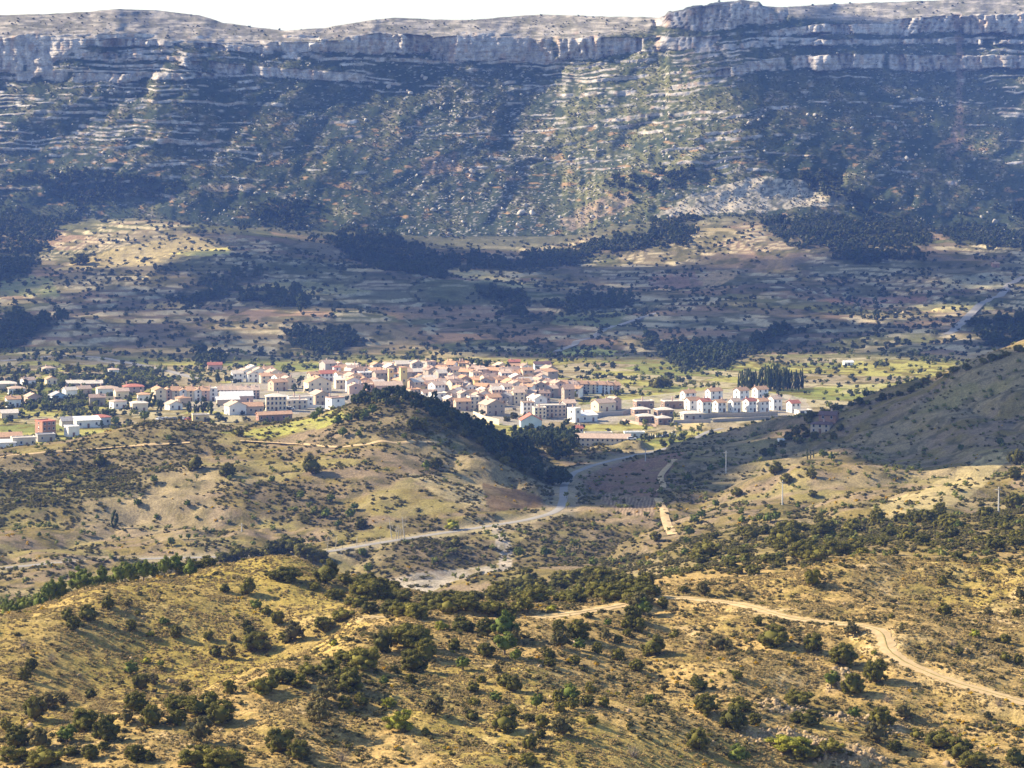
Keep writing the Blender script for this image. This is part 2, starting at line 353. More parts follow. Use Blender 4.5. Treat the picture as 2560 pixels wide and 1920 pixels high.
plateau = sst(14, 0, PYm-interp(PXm[0], [(-300,84),(0,84),(370,88),(560,92),(750,78),(930,78),(1180,84),(1400,60),(1415,42),(1600,6),(1700,28),(1900,44),(2212,28),(2550,30)])[None, :])*(1-BIG)
cot = 1.55+.5*wv+1.9*plateau
cot = cot*(1-CL)+.06*CL
Dm = np.empty(PYm.shape); Zm = np.empty(PYm.shape)
Dm[0] = Dg[-1]; Zm[0] = Z[-1]
for i in range(1, NM):
    a = (PYm[i]-YH)/F; dz = (-a*Dm[i-1]-Zm[i-1])/(1+a*cot[i])
    Dm[i] = Dm[i-1]+cot[i]*dz; Zm[i] = Zm[i-1]+dz
# keep each ledge's own step but let no drift pile up from column to column
def blur(a, r, ax):
    k = np.exp(-.5*(np.arange(-3*r, 3*r+1)/r)**2); k /= k.sum(); n = a.shape[ax]
    pad = [(0, 0), (0, 0)]; pad[ax] = (3*r, 3*r); b = np.pad(a, pad, 'edge'); o = np.zeros(a.shape)
    for i, w in enumerate(k): o += w*(b[i:i+n] if ax == 0 else b[:, i:i+n])
    return o
Ds = blur(Dm, 14, 1); dev = Dm-Ds; Dm = Ds+(dev-blur(dev, 10, 0))
# spurs, gullies and the columns of the walls
spur = interp(PXm[0], [(-300,10),(0,-10),(120,-25),(350,-30),(480,0),(700,15),(900,32),(1040,48),(1170,52),(1300,22),(1420,-8),(1540,-32),(1660,-36),(1800,-14),(1920,6),(2050,18),(2212,0),(2550,-10)])
spur = blur(np.broadcast_to(spur, (2, len(spur))), 22, 1)[0]
sw = sst(0, .22, tt)*(1-.45*sst(.72, .9, tt))
off = .62*spur[None, :]*sw+sst(0, .1, tt)*(34*(fbm(PXm/170+PYm/400+.8*wv, PYm/200, 121, 2)-.5)+15*(fbm(PXm/60+PYm/60+1.5*wv, PYm/60, 122, 2)-.5)+3*(fbm(PXm/12, PYm/12, 123, 2)-.5))
cid = PXm/15+3.0*vn(PXm/70, PYm/90, 131)+.5*vn(PXm/15, PYm/12, 132)
colm = hsh(np.floor(cid), np.floor(cid)*0, 133); crack = np.abs(cid-np.floor(cid)-.5)*2
cid2 = PXm/46+1.6*vn(PXm/120, PYm/90, 135)+.25*vn(PXm/20, PYm/16, 136); colb = hsh(np.floor(cid2), np.floor(cid2)*0, 137)
CW = np.clip(BIG, 0, 1)+.22*CL*(1-np.clip(BIG, 0, 1))
cam_ = .6+1.1*sst(.35, .65, fbm(PXm/90, PYm/400, 139, 2))
bed = np.abs((PYm-dip[None, :]+2*wv)/11 % 1-.5)*2
off = off+CW*(cam_*(-9*(colm-.5)-14*(colb-.5)+4.5*sst(.72, 1, crack))+1.2*sst(.75, 1, bed)+2.2*(fbm(PXm/6, PYm/5, 141, 3)-.5))
Dm = Dm+off
Zm = -(PYm-YH)/F*Dm
Dm = Dm+plateau*4*(fbm(PXm/14, PYm/5, 143, 3)-.5); Zm = -(PYm-YH)/F*Dm
# land behind the skyline
ext_d = np.array([40, 150, 350, 600, 900.])[:, None]; ext_z = np.array([-6, -14, -28, -45, -70.])[:, None]
De = Dm[-1][None, :]+ext_d; Ze = Zm[-1][None, :]+ext_z
DA = np.concatenate([Dg, Dm[1:]]); ZA = np.concatenate([Z, Zm[1:]]); PYA = np.concatenate([PYg, PYm[1:]])
PYmin = np.minimum.accumulate(PYA, 0)

def at(px, py, dmin=0):
    """ground point seen at picture position (px, py): first hit from the front, no nearer than dmin"""
    c = int(round((px-U[0])/4.0)); c = min(max(c, 0), NU-1)
    if dmin:
        k0 = int(np.searchsorted(DR, dmin)); hit = np.where(PYA[k0:, c] <= py)[0]; k = k0+(int(hit[0]) if len(hit) else 1)
    else: k = int(np.searchsorted(-PYmin[:, c], -py))
    k = min(max(k, 1), len(DA)-1)
    d0, d1, p0, p1 = DA[k-1, c], DA[k, c], PYA[k-1, c], PYA[k, c]
    t = 0 if p0 == p1 else min(max((p0-py)/(p0-p1), 0), 1)
    D = d0+(d1-d0)*t; z = ZA[k-1, c]+(ZA[k, c]-ZA[k-1, c])*t
    return ((px-CX)/F*D, D, z+CZ)
def gz(x, D):
    """ground height under (x, D) on the valley side; arrays welcome"""
    x = np.asarray(x, float); D = np.asarray(D, float)
    cf = np.clip((x/D*F+CX-U[0])/4.0, 0, NU-1.001); c = cf.astype(int); cf = cf-c
    k = np.clip(np.searchsorted(DR, D)-1, 0, ND-2); t = np.clip((D-DR[k])/(DR[k+1]-DR[k]), 0, 1)
    za = Z[k, c]*(1-cf)+Z[k, c+1]*cf; zb = Z[k+1, c]*(1-cf)+Z[k+1, c+1]*cf
    return za*(1-t)+zb*t+CZ
def grid_mesh(name, X, Y, Zz, cover, mat):
    r, c = X.shape
    v = np.stack([X, Y, Zz], -1).reshape(-1, 3)
    i = np.arange(r*c).reshape(r, c)
    f = np.stack([i[:-1, :-1], i[:-1, 1:], i[1:, 1:], i[1:, :-1]], -1).reshape(-1, 4)
    me = mesh_np(name, v, f, mat, True)
    a = me.color_attributes.new('cover', 'FLOAT_COLOR', 'POINT')
    rgba = np.ones((r*c, 4), np.float32); rgba[:, :3] = cover.reshape(-1, 3); a.data.foreach_set('color', rgba.ravel())
    return me
# ------------------------------------------------------------------ land cover (what grows or lies there, some sun and shade painted in), vertex by vertex
def C(*a): return np.array(a, float)
def mixc(base, col, w): return base*(1-w[..., None])+np.asarray(col)*w[..., None]
STRAW, SAND, OLIVE, SCRUB, GRASS = C(.39,.268,.105), C(.49,.35,.175), C(.20,.155,.045), C(.075,.072,.032), C(.22,.24,.06)
GREYB, PLOUGH, ROCK, SOILO = C(.255,.19,.115), C(.20,.125,.085), C(.50,.45,.39), C(.42,.25,.12)
PXv, PYv = PXg, PYg
n1 = fbm(Xg/14, Dg/12, 201, 4); n2 = fbm(Xg/3.2, Dg/2.8, 202, 4); n3 = fbm(Xg/40, Dg/34, 203, 4)
cov = np.broadcast_to(STRAW, Xg.shape+(3,)).copy()
# foreground
cov = mixc(cov, OLIVE, sst(.44, .60, n1*.5+n2*.5)*.75)
cov = mixc(cov, SAND, sst(.56, .66, n1)*sst(.40, .62, n2)*.85)
lefth = inpoly(PXv+40*(n1-.5), PYv+40*(n1-.5), [(-300,1400),(0,1326),(560,1180),(700,1222),(860,1294),(800,1340),(560,1440),(300,1550),(0,1660),(-300,1700)])
cov = mixc(cov, C(.30,.225,.065), lefth*.6*sst(.3, .6, n3))
cov = mixc(cov, C(.32,.25,.055), sst(.58, .68, n3)*.45*fg)
cov = mixc(cov, SCRUB, sst(.60, .70, fbm(Xg/1.6, Dg/1.4, 205, 3))*.55*fg)
cov = mixc(cov, C(.31,.23,.13), rkw*.75)
cov = mixc(cov, C(.50,.36,.17), sst(5.5, 1.5, d_track)*sst(.3, .6, n2)*.9)
# mid hills
m_mid = sst(560, 640, Dg)
mc = np.broadcast_to(GREYB, Xg.shape+(3,)).copy()
nm2 = fbm(Xg/9, Dg/7, 206, 4); nm3 = fbm(Xg/45, Dg/32, 207, 4)
mc = mixc(mc, OLIVE*1.05, sst(.40, .62, nm2)*.8)
mc = mixc(mc, C(.31,.245,.13), sst(.50, .64, nm3)*.8)
mc = mc*.9
mc = mixc(mc, SCRUB, sst(.57, .66, fbm(Xg/5, Dg/4, 208, 3))*.6)
mc = mixc(mc, C(.255,.215,.075), sst(.58, .70, fbm(Xg/20, Dg/16, 209, 3))*.6)
TEX = np.clip(.25+1.5*fbm(Xg/8, Dg/7, 214, 3)*sst(.2, .5, fbm(Xg/3, Dg/3, 215, 2)), 0, 1)
JX = (fbm(Xg/30, Dg/25, 210, 3)-.5)*2; JY = fbm(Xg/30, Dg/25, 211, 3)-.5
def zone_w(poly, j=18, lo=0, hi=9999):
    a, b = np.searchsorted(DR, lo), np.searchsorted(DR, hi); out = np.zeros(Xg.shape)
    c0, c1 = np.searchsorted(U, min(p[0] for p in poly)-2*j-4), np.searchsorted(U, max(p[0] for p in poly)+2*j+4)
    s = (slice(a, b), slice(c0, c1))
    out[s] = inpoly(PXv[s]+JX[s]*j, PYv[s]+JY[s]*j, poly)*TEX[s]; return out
DARKGULLY = [(-300,1000),(0,1030),(120,1000),(260,1010),(330,1040),(280,1065),(190,1085),(60,1120),(0,1140),(-300,1200)]
mc = mixc(mc, SCRUB*1.1, zone_w(DARKGULLY, 22, 880, 1090)*.8)
mc = mixc(mc, SCRUB, zone_w([(740,880),(800,850),(900,850),(1000,900),(1200,1030),(1190,1050),(1060,985),(960,940),(860,900)], 10, 980, 1120)*.85)
SCRUBBY = [[(-300,1010),(60,978),(200,947),(330,910),(500,935),(470,965),(380,1010),(300,1030),(120,1005)], [(540,1050),(640,1030),(700,1070),(770,1100),(800,1150),(720,1150),(600,1130),(520,1100)], [(740,1190),(900,1165),(1050,1150),(1075,1200),(1060,1225),(900,1235),(820,1260)], [(1100,1180),(1200,1115),(1280,1130),(1380,1170),(1420,1230),(1300,1260),(1120,1240)], [(690,905),(760,872),(870,862),(960,930),(900,960),(760,930)], [(820,1140),(900,1100),(960,1120),(1000,1135),(860,1155)]]
scz = np.zeros(Xg.shape)
for sp_ in SCRUBBY: scz = np.maximum(scz, zone_w(sp_, 18, 780, 1110))
mc = mixc(mc, C(.115,.092,.05), scz*.7)
PALE = [(170,1130),(330,1050),(430,1060),(500,1120),(420,1165),(200,1170)]
mc = mixc(mc, C(.30,.235,.14), zone_w(PALE, 20, 880, 1100)*.55)
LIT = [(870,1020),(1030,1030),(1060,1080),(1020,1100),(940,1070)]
mc = mixc(mc, C(.42,.33,.17), zone_w(LIT, 10, 900, 1100)*.8)  # sunlight on this slope, painted as a paler cover colour
LIT_PAINT_R = [(1880,1090),(1990,1060),(2160,970),(2180,990),(2090,1080),(1990,1110),(1900,1110)]
mc = mixc(mc, C(.43,.34,.16), zone_w(LIT_PAINT_R, 10, 760, 1120)*.85)  # thinly grown spur, its sunshine mixed into the cover colour
ORCH = [(1250,1030),(1330,1000),(1480,975),(1430,1040),(1420,1075),(1270,1060)]
mc = mixc(mc, C(.25,.15,.10), zone_w(ORCH, 3, 980, 1250)*.9)
VINE = [(1278,1063),(1414,1082),(1412,1118),(1345,1112)]
vw = (zone_w(VINE, 2, 930, 1060) > 0).astype(float)
mc = mixc(mc, C(.27,.195,.125)*(.6+.6*(np.sin((PXv-.28*PYv)*.75)[..., None] > 0)), vw*.95)
BAND = [(1400,1180),(1560,1150),(1800,1130),(2250,1100),(2500,1090),(2500,1200),(1840,1200),(1500,1260)]
mc = mixc(mc, OLIVE*.75, zone_w(BAND, 16, 560, 860)*.6)
CLEAR = [(830,1255),(900,1238),(1060,1222),(1100,1235),(1110,1260),(1000,1270),(880,1285)]
mc = mixc(mc, C(.37,.32,.25), zone_w(CLEAR, 6, 780, 900)*.85)
mc = mixc(mc, C(.10,.065,.04), qu*np.clip(.5+.9*(nm2-.2), 0, 1))  # brown earth, darkened so the colour carries the face's shade
mc = mixc(mc, C(.40,.34,.27), zone_w([(1062,1140),(1085,1140),(1105,1170),(1110,1235),(1080,1235),(1075,1180)], 6, 840, 950)*.85)
mc = mixc(mc, C(.42,.35,.24), sst(9, 4, d_road)*.4)
MEADOW = [(470,935),(560,925),(690,900),(735,880),(745,900),(700,925),(560,950)]
mc = mixc(mc, C(.34,.33,.08), zone_w(MEADOW, 6, 1030, 1160)*.8)
cov = mixc(cov, mc*1.0, m_mid)
# town and plain
m_pl = sst(1230, 1290, Dg)
pid, pe = cells(Xg/42, Dg/40, 221)
pc = np.where((pid < .35)[..., None], C(.34,.31,.09), np.where((pid < .6)[..., None], C(.29,.235,.14), np.where((pid < .8)[..., None], C(.20,.21,.06), C(.38,.32,.18))))
pc = mixc(pc, OLIVE*.8, sst(.52, .64, fbm(Xg/9, Dg/8, 222, 3))*.8)
pc = mixc(pc, SCRUB, sst(.05, .02, pe)*.7)
TOWN = [(330,850),(450,838),(560,810),(700,800),(900,795),(1150,815),(1340,825),(1340,850),(1250,860),(1260,905),(1100,920),(960,890),(700,890),(560,900),(340,875)]
pc = mixc(pc, C(.34,.30,.25), zone_w(TOWN, 6, 1290, 1900)*.85)
NEWT = [(1230,880),(1360,862),(1470,845),(1600,838),(1740,860),(1760,900),(1500,915),(1230,915)]
pc = mixc(pc, C(.40,.35,.28), zone_w(NEWT, 6, 1290, 1900)*.7)
YARD = [(1455,915),(1530,912),(1535,925),(1460,928)]
pc = mixc(pc, C(.60,.45,.20), zone_w(YARD, 2, 1290, 1700)*.9)
GFLD = [(1205,752),(1262,748),(1335,757),(1320,768),(1215,768)]
RFLD = [(1760,835),(2050,822),(2030,870),(1760,850)]
pc = mixc(pc, C(.36,.37,.08), zone_w(RFLD, 3, 1290, 2100)*.5)
cov = mixc(cov, pc, m_pl)
# terraced valley
m_v = sst(1840, 1950, Dg)
vid, ve = cells(Xg/75+.5*nV, Dg/70+.5*nV, 231)
cols = [(0, C(.17,.125,.095)), (.22, C(.24,.16,.115)), (.40, C(.13,.125,.065)), (.58, C(.20,.155,.10)), (.74, C(.14,.105,.085)), (.86, C(.32,.25,.15)), (.93, C(.09,.095,.045))]
vc = np.zeros(Xg.shape+(3,))
for lo, c in cols: vc = np.where((vid >= lo)[..., None], c, vc)
vc = mixc(vc, C(.15,.125,.09), sst(.45, .6, fbm(Xg/90, Dg/90, 232, 3))*.6)
vc = mixc(vc, C(.44,.36,.26), RISER*sst(.38, .5, fbm(Xg/50, Dg/40, 233, 2))*.85)
vc = mixc(vc, SCRUB*.9, sst(.50, .66, fbm(Xg/16, Dg/20, 234, 4))*.75)
vc = mixc(vc, SCRUB*.8, sst(.06, .02, ve)*.6)
def vz(poly, col, w=.85, j=5):
    global vc
    vc = mixc(vc, col, zone_w(poly, j, 1700, 3000)*w)
FIELDS = [([(110,585),(240,540),(400,505),(470,520),(490,545),(330,575)], C(.36,.28,.15)), ([(360,548),(490,534),(500,548),(420,553)], C(.52,.45,.16)), ([(500,625),(600,605),(680,608),(810,630),(760,636),(560,640)], C(.34,.29,.15)),
          ([(940,572),(1060,590),(1160,622),(1120,620),(1000,600)], C(.46,.38,.22)), (GFLD, C(.42,.42,.14)), ([(1380,690),(1470,684),(1500,690),(1440,694)], C(.40,.32,.22)), ([(1400,710),(1540,708),(1600,722),(1560,730),(1420,722)], C(.30,.19,.13)),
          ([(1320,716),(1500,732),(1540,744),(1420,735)], C(.34,.22,.15)), ([(800,660),(1080,664),(1090,690),(860,690)], C(.30,.19,.13)), ([(1200,675),(1360,672),(1330,710),(1190,700)], C(.19,.19,.09)), ([(1510,595),(1590,578),(1600,590),(1540,625),(1505,615)], C(.40,.28,.18)),
          ([(1400,600),(1500,586),(1520,620),(1410,625)], C(.27,.16,.13)), ([(1970,660),(2130,650),(2150,670),(1990,672)], C(.40,.34,.17)), ([(1930,695),(2080,690),(2060,712),(1940,708)], C(.30,.19,.13)), ([(2030,600),(2200,595),(2190,620),(2040,625)], C(.28,.26,.20)), ([(1780,645),(2000,640),(2010,655),(1800,655)], C(.32,.17,.13)),
          ([(1735,775),(1880,772),(1890,790),(1740,795)], C(.42,.36,.28)), ([(0,585),(110,600),(130,640),(0,640)], C(.20,.21,.10)), ([(320,655),(420,650),(410,665),(310,668)], C(.45,.33,.16))]
for poly, c in FIELDS: vz(poly, c)
cov = mixc(cov, np.clip(vc*C(1.14,1.15,.95), 0, .6), m_v)
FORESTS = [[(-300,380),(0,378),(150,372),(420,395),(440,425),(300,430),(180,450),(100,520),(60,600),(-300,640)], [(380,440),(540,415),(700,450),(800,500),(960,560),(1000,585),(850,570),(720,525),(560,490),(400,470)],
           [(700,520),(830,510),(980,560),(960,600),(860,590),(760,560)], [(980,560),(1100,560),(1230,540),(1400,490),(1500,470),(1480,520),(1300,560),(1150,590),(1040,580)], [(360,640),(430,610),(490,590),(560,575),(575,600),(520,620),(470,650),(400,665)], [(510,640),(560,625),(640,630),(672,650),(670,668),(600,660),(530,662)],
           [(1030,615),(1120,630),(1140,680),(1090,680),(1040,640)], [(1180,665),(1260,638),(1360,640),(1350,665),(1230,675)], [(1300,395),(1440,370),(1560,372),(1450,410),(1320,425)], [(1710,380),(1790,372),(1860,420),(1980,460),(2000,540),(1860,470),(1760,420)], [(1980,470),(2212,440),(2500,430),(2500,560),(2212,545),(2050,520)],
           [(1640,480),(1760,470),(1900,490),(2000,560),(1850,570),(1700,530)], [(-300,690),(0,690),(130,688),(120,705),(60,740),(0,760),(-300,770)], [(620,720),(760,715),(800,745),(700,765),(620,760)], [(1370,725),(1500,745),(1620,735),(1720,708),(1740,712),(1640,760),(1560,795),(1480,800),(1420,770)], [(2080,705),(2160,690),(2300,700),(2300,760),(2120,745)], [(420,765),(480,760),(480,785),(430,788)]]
# mountain
nv1 = fbm(PXm/30, PYm/24, 241, 4); nv2 = fbm(PXm/7, PYm/6, 242, 4); nv3 = fbm(PXm/3, PYm/1.6, 243, 3)
mcv = np.broadcast_to(C(.052,.066,.036), PYm.shape+(3,)).copy()
mcv = mixc(mcv, C(.11,.11,.05), sst(.42, .62, nv1)*.8)
mcv = mixc(mcv, C(.24,.20,.14), sst(.60, .70, nv2*.6+nv1*.4)*.7)
lowrk = interp(PXm[0], [(-300,.0),(0,.0),(850,.02),(950,.09),(1180,.09),(1400,.05),(1560,.04),(1700,0.0),(2212,.0),(2550,0)])[None, :]
mcv = mixc(mcv, C(.16,.155,.06), sst(1150, 1230, PXm)*sst(1620, 1500, PXm)*sst(.35, .6, nv1*.5+nv2*.5)*.8)
mcv = mixc(mcv, ROCK, sst(.67-.7*lowrk, .73-.7*lowrk, nv3*.55+nv2*.45)*.75)
mcv = mixc(mcv, SOILO, sst(.70, .76, fbm(PXm/22, PYm/9, 245, 3))*sst(220, 300, PYm)*.7)
mcv = mixc(mcv, C(.27,.24,.20), np.clip(plateau*(.6+.6*(nv2-.3)), 0, 1))
mcv = mixc(mcv, C(.44,.39,.32), plateau*sst(.50, .60, fbm(PXm/34, PYm/3.5, 248, 3))*.7)
mcv = mixc(mcv, C(.13,.125,.08), plateau*sst(.55, .66, fbm(PXm/16, PYm/7, 249, 3))*.6)
rockc = ROCK*(.82+.36*nv2[..., None])
rockc = rockc*(.74+.42*sst(.3, .65, fbm(PXm/7, PYm/12, 247, 3)))[..., None]
rockc = mixc(rockc, C(.48,.31,.19), sst(.60, .70, fbm(PXm/9, PYm/26, 246, 3))*.55)
mcv = mcv*(1-np.clip(CL*1.15, 0, 1)[..., None])+rockc*np.clip(CL*1.15, 0, 1)[..., None]
MT = np.clip(.15+1.6*nv2*sst(.3, .6, nv1*.4+nv2*.6), 0, 1)
MX = (fbm(PXm/20, PYm/14, 251, 3)-.5)*2; MY = fbm(PXm/20, PYm/14, 252, 3)-.5
def mz(poly, col, w, j=10):
    c0, c1 = np.searchsorted(U, min(p[0] for p in poly)-2*j-4), np.searchsorted(U, max(p[0] for p in poly)+2*j+4); s = slice(c0, c1)
    mcv[:, s] = mixc(mcv[:, s], col, inpoly(PXm[:, s]+MX[:, s]*j, PYm[:, s]+MY[:, s]*j, poly)*w*MT[:, s])
def vz2(poly, col, w, j=8):
    mz(poly, col, w, j)
KNOLL = [(1415,465),(1480,425),(1560,400),(1650,378),(1740,392),(1850,430),(1830,445),(1700,450),(1560,462),(1480,470)]
mz(KNOLL, C(.50,.43,.32), 1.0, 14)
mz([(1200,480),(1280,430),(1350,415),(1370,440),(1300,470),(1230,500)], C(.36,.26,.18), .7, 12)
mz([(900,340),(990,330),(1000,370),(920,380)], C(.38,.24,.15), .6, 12)
mz([(430,400),(540,396),(560,410),(450,415)], C(.40,.30,.2), .6, 8)
mz([(590,410),(645,430),(640,438),(600,425)], C(.46,.40,.3), .7, 3)
mz([(2058,30),(2075,30),(2082,110),(2078,200),(2085,300),(2050,350),(2040,340),(2066,260),(2066,120)], C(.34,.22,.16), .55, 5)
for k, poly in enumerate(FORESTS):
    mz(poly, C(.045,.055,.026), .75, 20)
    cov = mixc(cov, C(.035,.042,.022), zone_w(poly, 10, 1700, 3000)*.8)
cov = mixc(cov, C(.46,.40,.30), sst(.9, 1, zone_w([(165,770),(215,772),(300,790),(420,815),(440,825),(300,797),(200,778)], 1, 1500, 2200))*.8)

cov = mixc(cov, C(.105,.105,.06), sst(2760, 2890, Dg)*sst(.25, .5, fbm(Xg/30, Dg/20, 236, 3)+.25*sst(2820, 2895, Dg))*.85)
gmat = ground_mat('ground_cover', (1.1, 3.2, .23), (.30, .40, .16), .7, .45)
mmat = ground_mat('mountain_cover', (.5, .11), (.28, .18), .5, 1.2)
gm = grid_mesh('ground', Xg, Dg, Z+CZ, cov, gmat)
tag(link('ground', gm), 'dry scrubby hills falling to a terraced valley', None, None, 'structure')
Xm = (PXm-CX)/F*Dm
Xe = (PXm[-1][None, :]-CX)/F*De
mcov = np.concatenate([mcv, np.broadcast_to(mcv[-1][None], (5,)+mcv[-1].shape)])
mm = grid_mesh('mountain', np.concatenate([Xm, Xe]), np.concatenate([Dm, De]), np.concatenate([Zm, Ze])+CZ, mcov, mmat)
tag(link('mountain', mm), 'long limestone mountain with banded grey cliffs', None, None, 'structure')

# ------------------------------------------------------------------ road and dirt track ribbons
def ribbon(name, pts, halfw, dz, mat, label, wob=0.0):
    p = np.array(pts); t = np.gradient(p[:, :2], axis=0); t /= np.linalg.norm(t, axis=1)[:, None]+1e-9
    nrm = np.stack([-t[:, 1], t[:, 0]], 1)
    offs = np.linspace(-1, 1, 5); v = []
    for i in range(len(p)):
        for o in offs:
            w = halfw*o*(1+wob*(random.random()-.5))
            x, y = p[i, 0]+nrm[i, 0]*w, p[i, 1]+nrm[i, 1]*w
            z = max(p[i, 2]+CZ, float(gz(x, y)))+dz*(1-.6*abs(o))
            v.append((x, y, z))
    v = np.array(v); i = np.arange(len(v)).reshape(-1, 5)
    f = np.stack([i[:-1, :-1], i[1:, :-1], i[1:, 1:], i[:-1, 1:]], -1).reshape(-1, 4)
    o = link(name, mesh_np(name, v, f, mat, True))
    return tag(o, label, None, None, 'structure') if label else o
asphalt = plain_mat('asphalt', (.29,.265,.23), .12, .15)
sandm = plain_mat('track_sand', (.50,.355,.18), .18, .6, bump=.4)
ribbon('road', road_line[::3], 1.5, .14, asphalt, 'pale asphalt road winding between the hills')
trk = ribbon('dirt_track', track_line, 1.3, .10, sandm, 'sandy dirt track crossing the foreground slope', .5)
gs = ribbon('grass_strip', track_line, .2, .16, plain_mat('verge_grass', (.24,.19,.07), .3, 3), None, .9); gs.parent = trk
whitep = plain_mat('edge_paint', (.7,.7,.68), .1, 3)
def lineat(pts): return np.array([(lambda q: (q[0], q[1], q[2]-CZ))(at(*p)) for p in pts])
def dens(a, step=3.0):
    d = np.concatenate([[0], np.cumsum(np.hypot(*np.diff(a[:, :2], axis=0).T))]); s = np.arange(0, d[-1], step)
    return np.stack([np.interp(s, d, a[:, i]) for i in range(3)], 1)
for nm, pts, hw, mt, lab in (
    ('dirt_track', [(1452,1156),(1445,1145),(1436,1118),(1430,1095),(1420,1075)], 1.5, sandm, 'short pale dirt track climbing past the vineyard'),
    ('dirt_track', [(1425,1062),(1434,1050),(1424,1030),(1440,1010),(1462,992)], 1.2, sandm, 'narrow dirt track bending beside the brown orchard'),
    ('dirt_track', [(0,988),(70,982),(150,974),(250,966),(350,961),(415,956)], .9, sandm, 'level dirt track along the scrubby hill below the workshops'),
    ('dirt_track', [(520,952),(600,957),(660,960),(720,970),(790,963),(870,961),(955,957)], .9, sandm, 'dirt track crossing the round hill below the pine wood'),
    ('dirt_track', [(0,780),(130,768),(215,772),(300,788),(370,803),(440,822)], 3.0, asphalt, 'pale road slanting down to the villas'),
    ('dirt_track', [(2212,598),(2180,615),(2160,640),(2120,655),(2085,690),(2060,715),(2045,724)], 3.5, asphalt, 'pale road zigzagging through the far fields'),
    ('dirt_track', [(1420,676),(1385,686),(1340,702),(1290,725),(1240,745),(1200,760)], 2.5, asphalt, 'dim road slanting across the terraced valley')):
    ln = dens(lineat(pts), 1.5)
    for _ in range(40 if ln[0, 1] < 1300 else 12): ln[1:-1] = .25*ln[:-2]+.5*ln[1:-1]+.25*ln[2:]
    ribbon('road' if mt is asphalt else nm, ln, hw, (.3 if ln[0, 1] > 1300 else .26), mt, lab)
# ------------------------------------------------------------------ plants: meshes
_ico = {}
def ico(sub):
    if sub not in _ico:
        b = bmesh.new(); bmesh.ops.create_icosphere(b, subdivisions=sub, radius=1.0)
        b.verts.ensure_lookup_table()
        _ico[sub] = (np.array([v.co[:] for v in b.verts]), np.array([[v.index for v in f.verts] for f in b.faces])); b.free()
    return _ico[sub]
def rdirs(r, n):
    d = r.normal(size=(n, 3)); return d/np.linalg.norm(d, axis=1)[:, None]
def crown_geo(seed, ncl, nleaf, dims, leaf, zc, sub=1, lo=-.45, rc=(.22, .36), inner=.55, cone=0.0, up=.25):
    """clumps of small leaf faces over lumpy cores; triangles only"""
    r = np.random.default_rng(seed); V = []; T = []; nv = 0
    dims = np.array(dims)
    d = rdirs(r, ncl*3); d = d[d[:, 2] > lo][:ncl]
    rad = r.uniform(inner, .92, len(d))[:, None]
    c = d*rad
    if cone: c[:, :2] *= (1-cone*(c[:, 2:3]+1)/2)
    iv, it = ico(sub)
    for k in range(len(c)):
        rr = r.uniform(*rc)*(1-(.45*cone*(c[k, 2]+1)/2))
        lump = iv*rr*(1+.35*(r.random((len(iv), 1))-.5))*.86
        V.append((c[k]+lump)*dims); T.append(it+nv); nv += len(iv)
        if nleaf:
            q = rdirs(r, nleaf); q[:, 2] = np.abs(q[:, 2])*.9+q[:, 2]*.1
            pos = (c[k]+q*rr*r.uniform(.8, 1.18, (nleaf, 1)))*dims
            nrm = q+r.normal(size=q.shape)*.55+np.array([0, 0, up]); nrm /= np.linalg.norm(nrm, axis=1)[:, None]
            t1 = np.cross(nrm, rdirs(r, nleaf)); t1 /= np.linalg.norm(t1, axis=1)[:, None]+1e-9; t2 = np.cross(nrm, t1)
            s = leaf*r.uniform(.6, 1.4, (nleaf, 1))
            tri = np.stack([pos-t1*s, pos+t1*s, pos+t2*s*1.5], 1).reshape(-1, 3)
            V.append(tri); T.append(np.arange(nleaf*3).reshape(-1, 3)+nv); nv += nleaf*3
    if not cone:
        V.append(iv*(1+.2*(r.random((len(iv), 1))-.5))*dims*min(.74, inner+.06)); T.append(it+nv)
    V = np.concatenate(V); V[:, 2] += zc
    return V, np.concatenate(T)
def trunk_geo(seed, h, r0, r1, nb=3, spread=.3, sides=6):
    r = np.random.default_rng(seed); V = []; T = []; nv = 0
    def tube(p0, p1, a, b):
        nonlocal nv
        p0 = np.array(p0, float); p1 = np.array(p1, float); ax = p1-p0; ax /= np.linalg.norm(ax)+1e-9
        u = np.cross(ax, [.31, .77, .2]); u /= np.linalg.norm(u); w = np.cross(ax, u)
        an = np.arange(sides)*2*math.pi/sides; ring = np.cos(an)[:, None]*u+np.sin(an)[:, None]*w
        V.append(p0+ring*a); V.append(p1+ring*b)
        for i in range(sides):
            j = (i+1) % sides; T.append([nv+i, nv+j, nv+sides+j]); T.append([nv+i, nv+sides+j, nv+sides+i])
        nv += 2*sides
    m1 = np.array([r.normal()*.03*h, r.normal()*.03*h, h*.55]); top = np.array([m1[0]*1.5, m1[1]*1.5, h])
    tube((0, 0, -.12*h), m1, r0, (r0+r1)/2); tube(m1, top, (r0+r1)/2, r1)
    for k in range(nb):
        a = r.random()*6.28; st = m1+(top-m1)*r.random()*.8
        tube(st, st+np.array([math.cos(a)*spread, math.sin(a)*spread, spread*.8])*h, r1*.9, r1*.35)
    return np.concatenate(V), np.array(T)
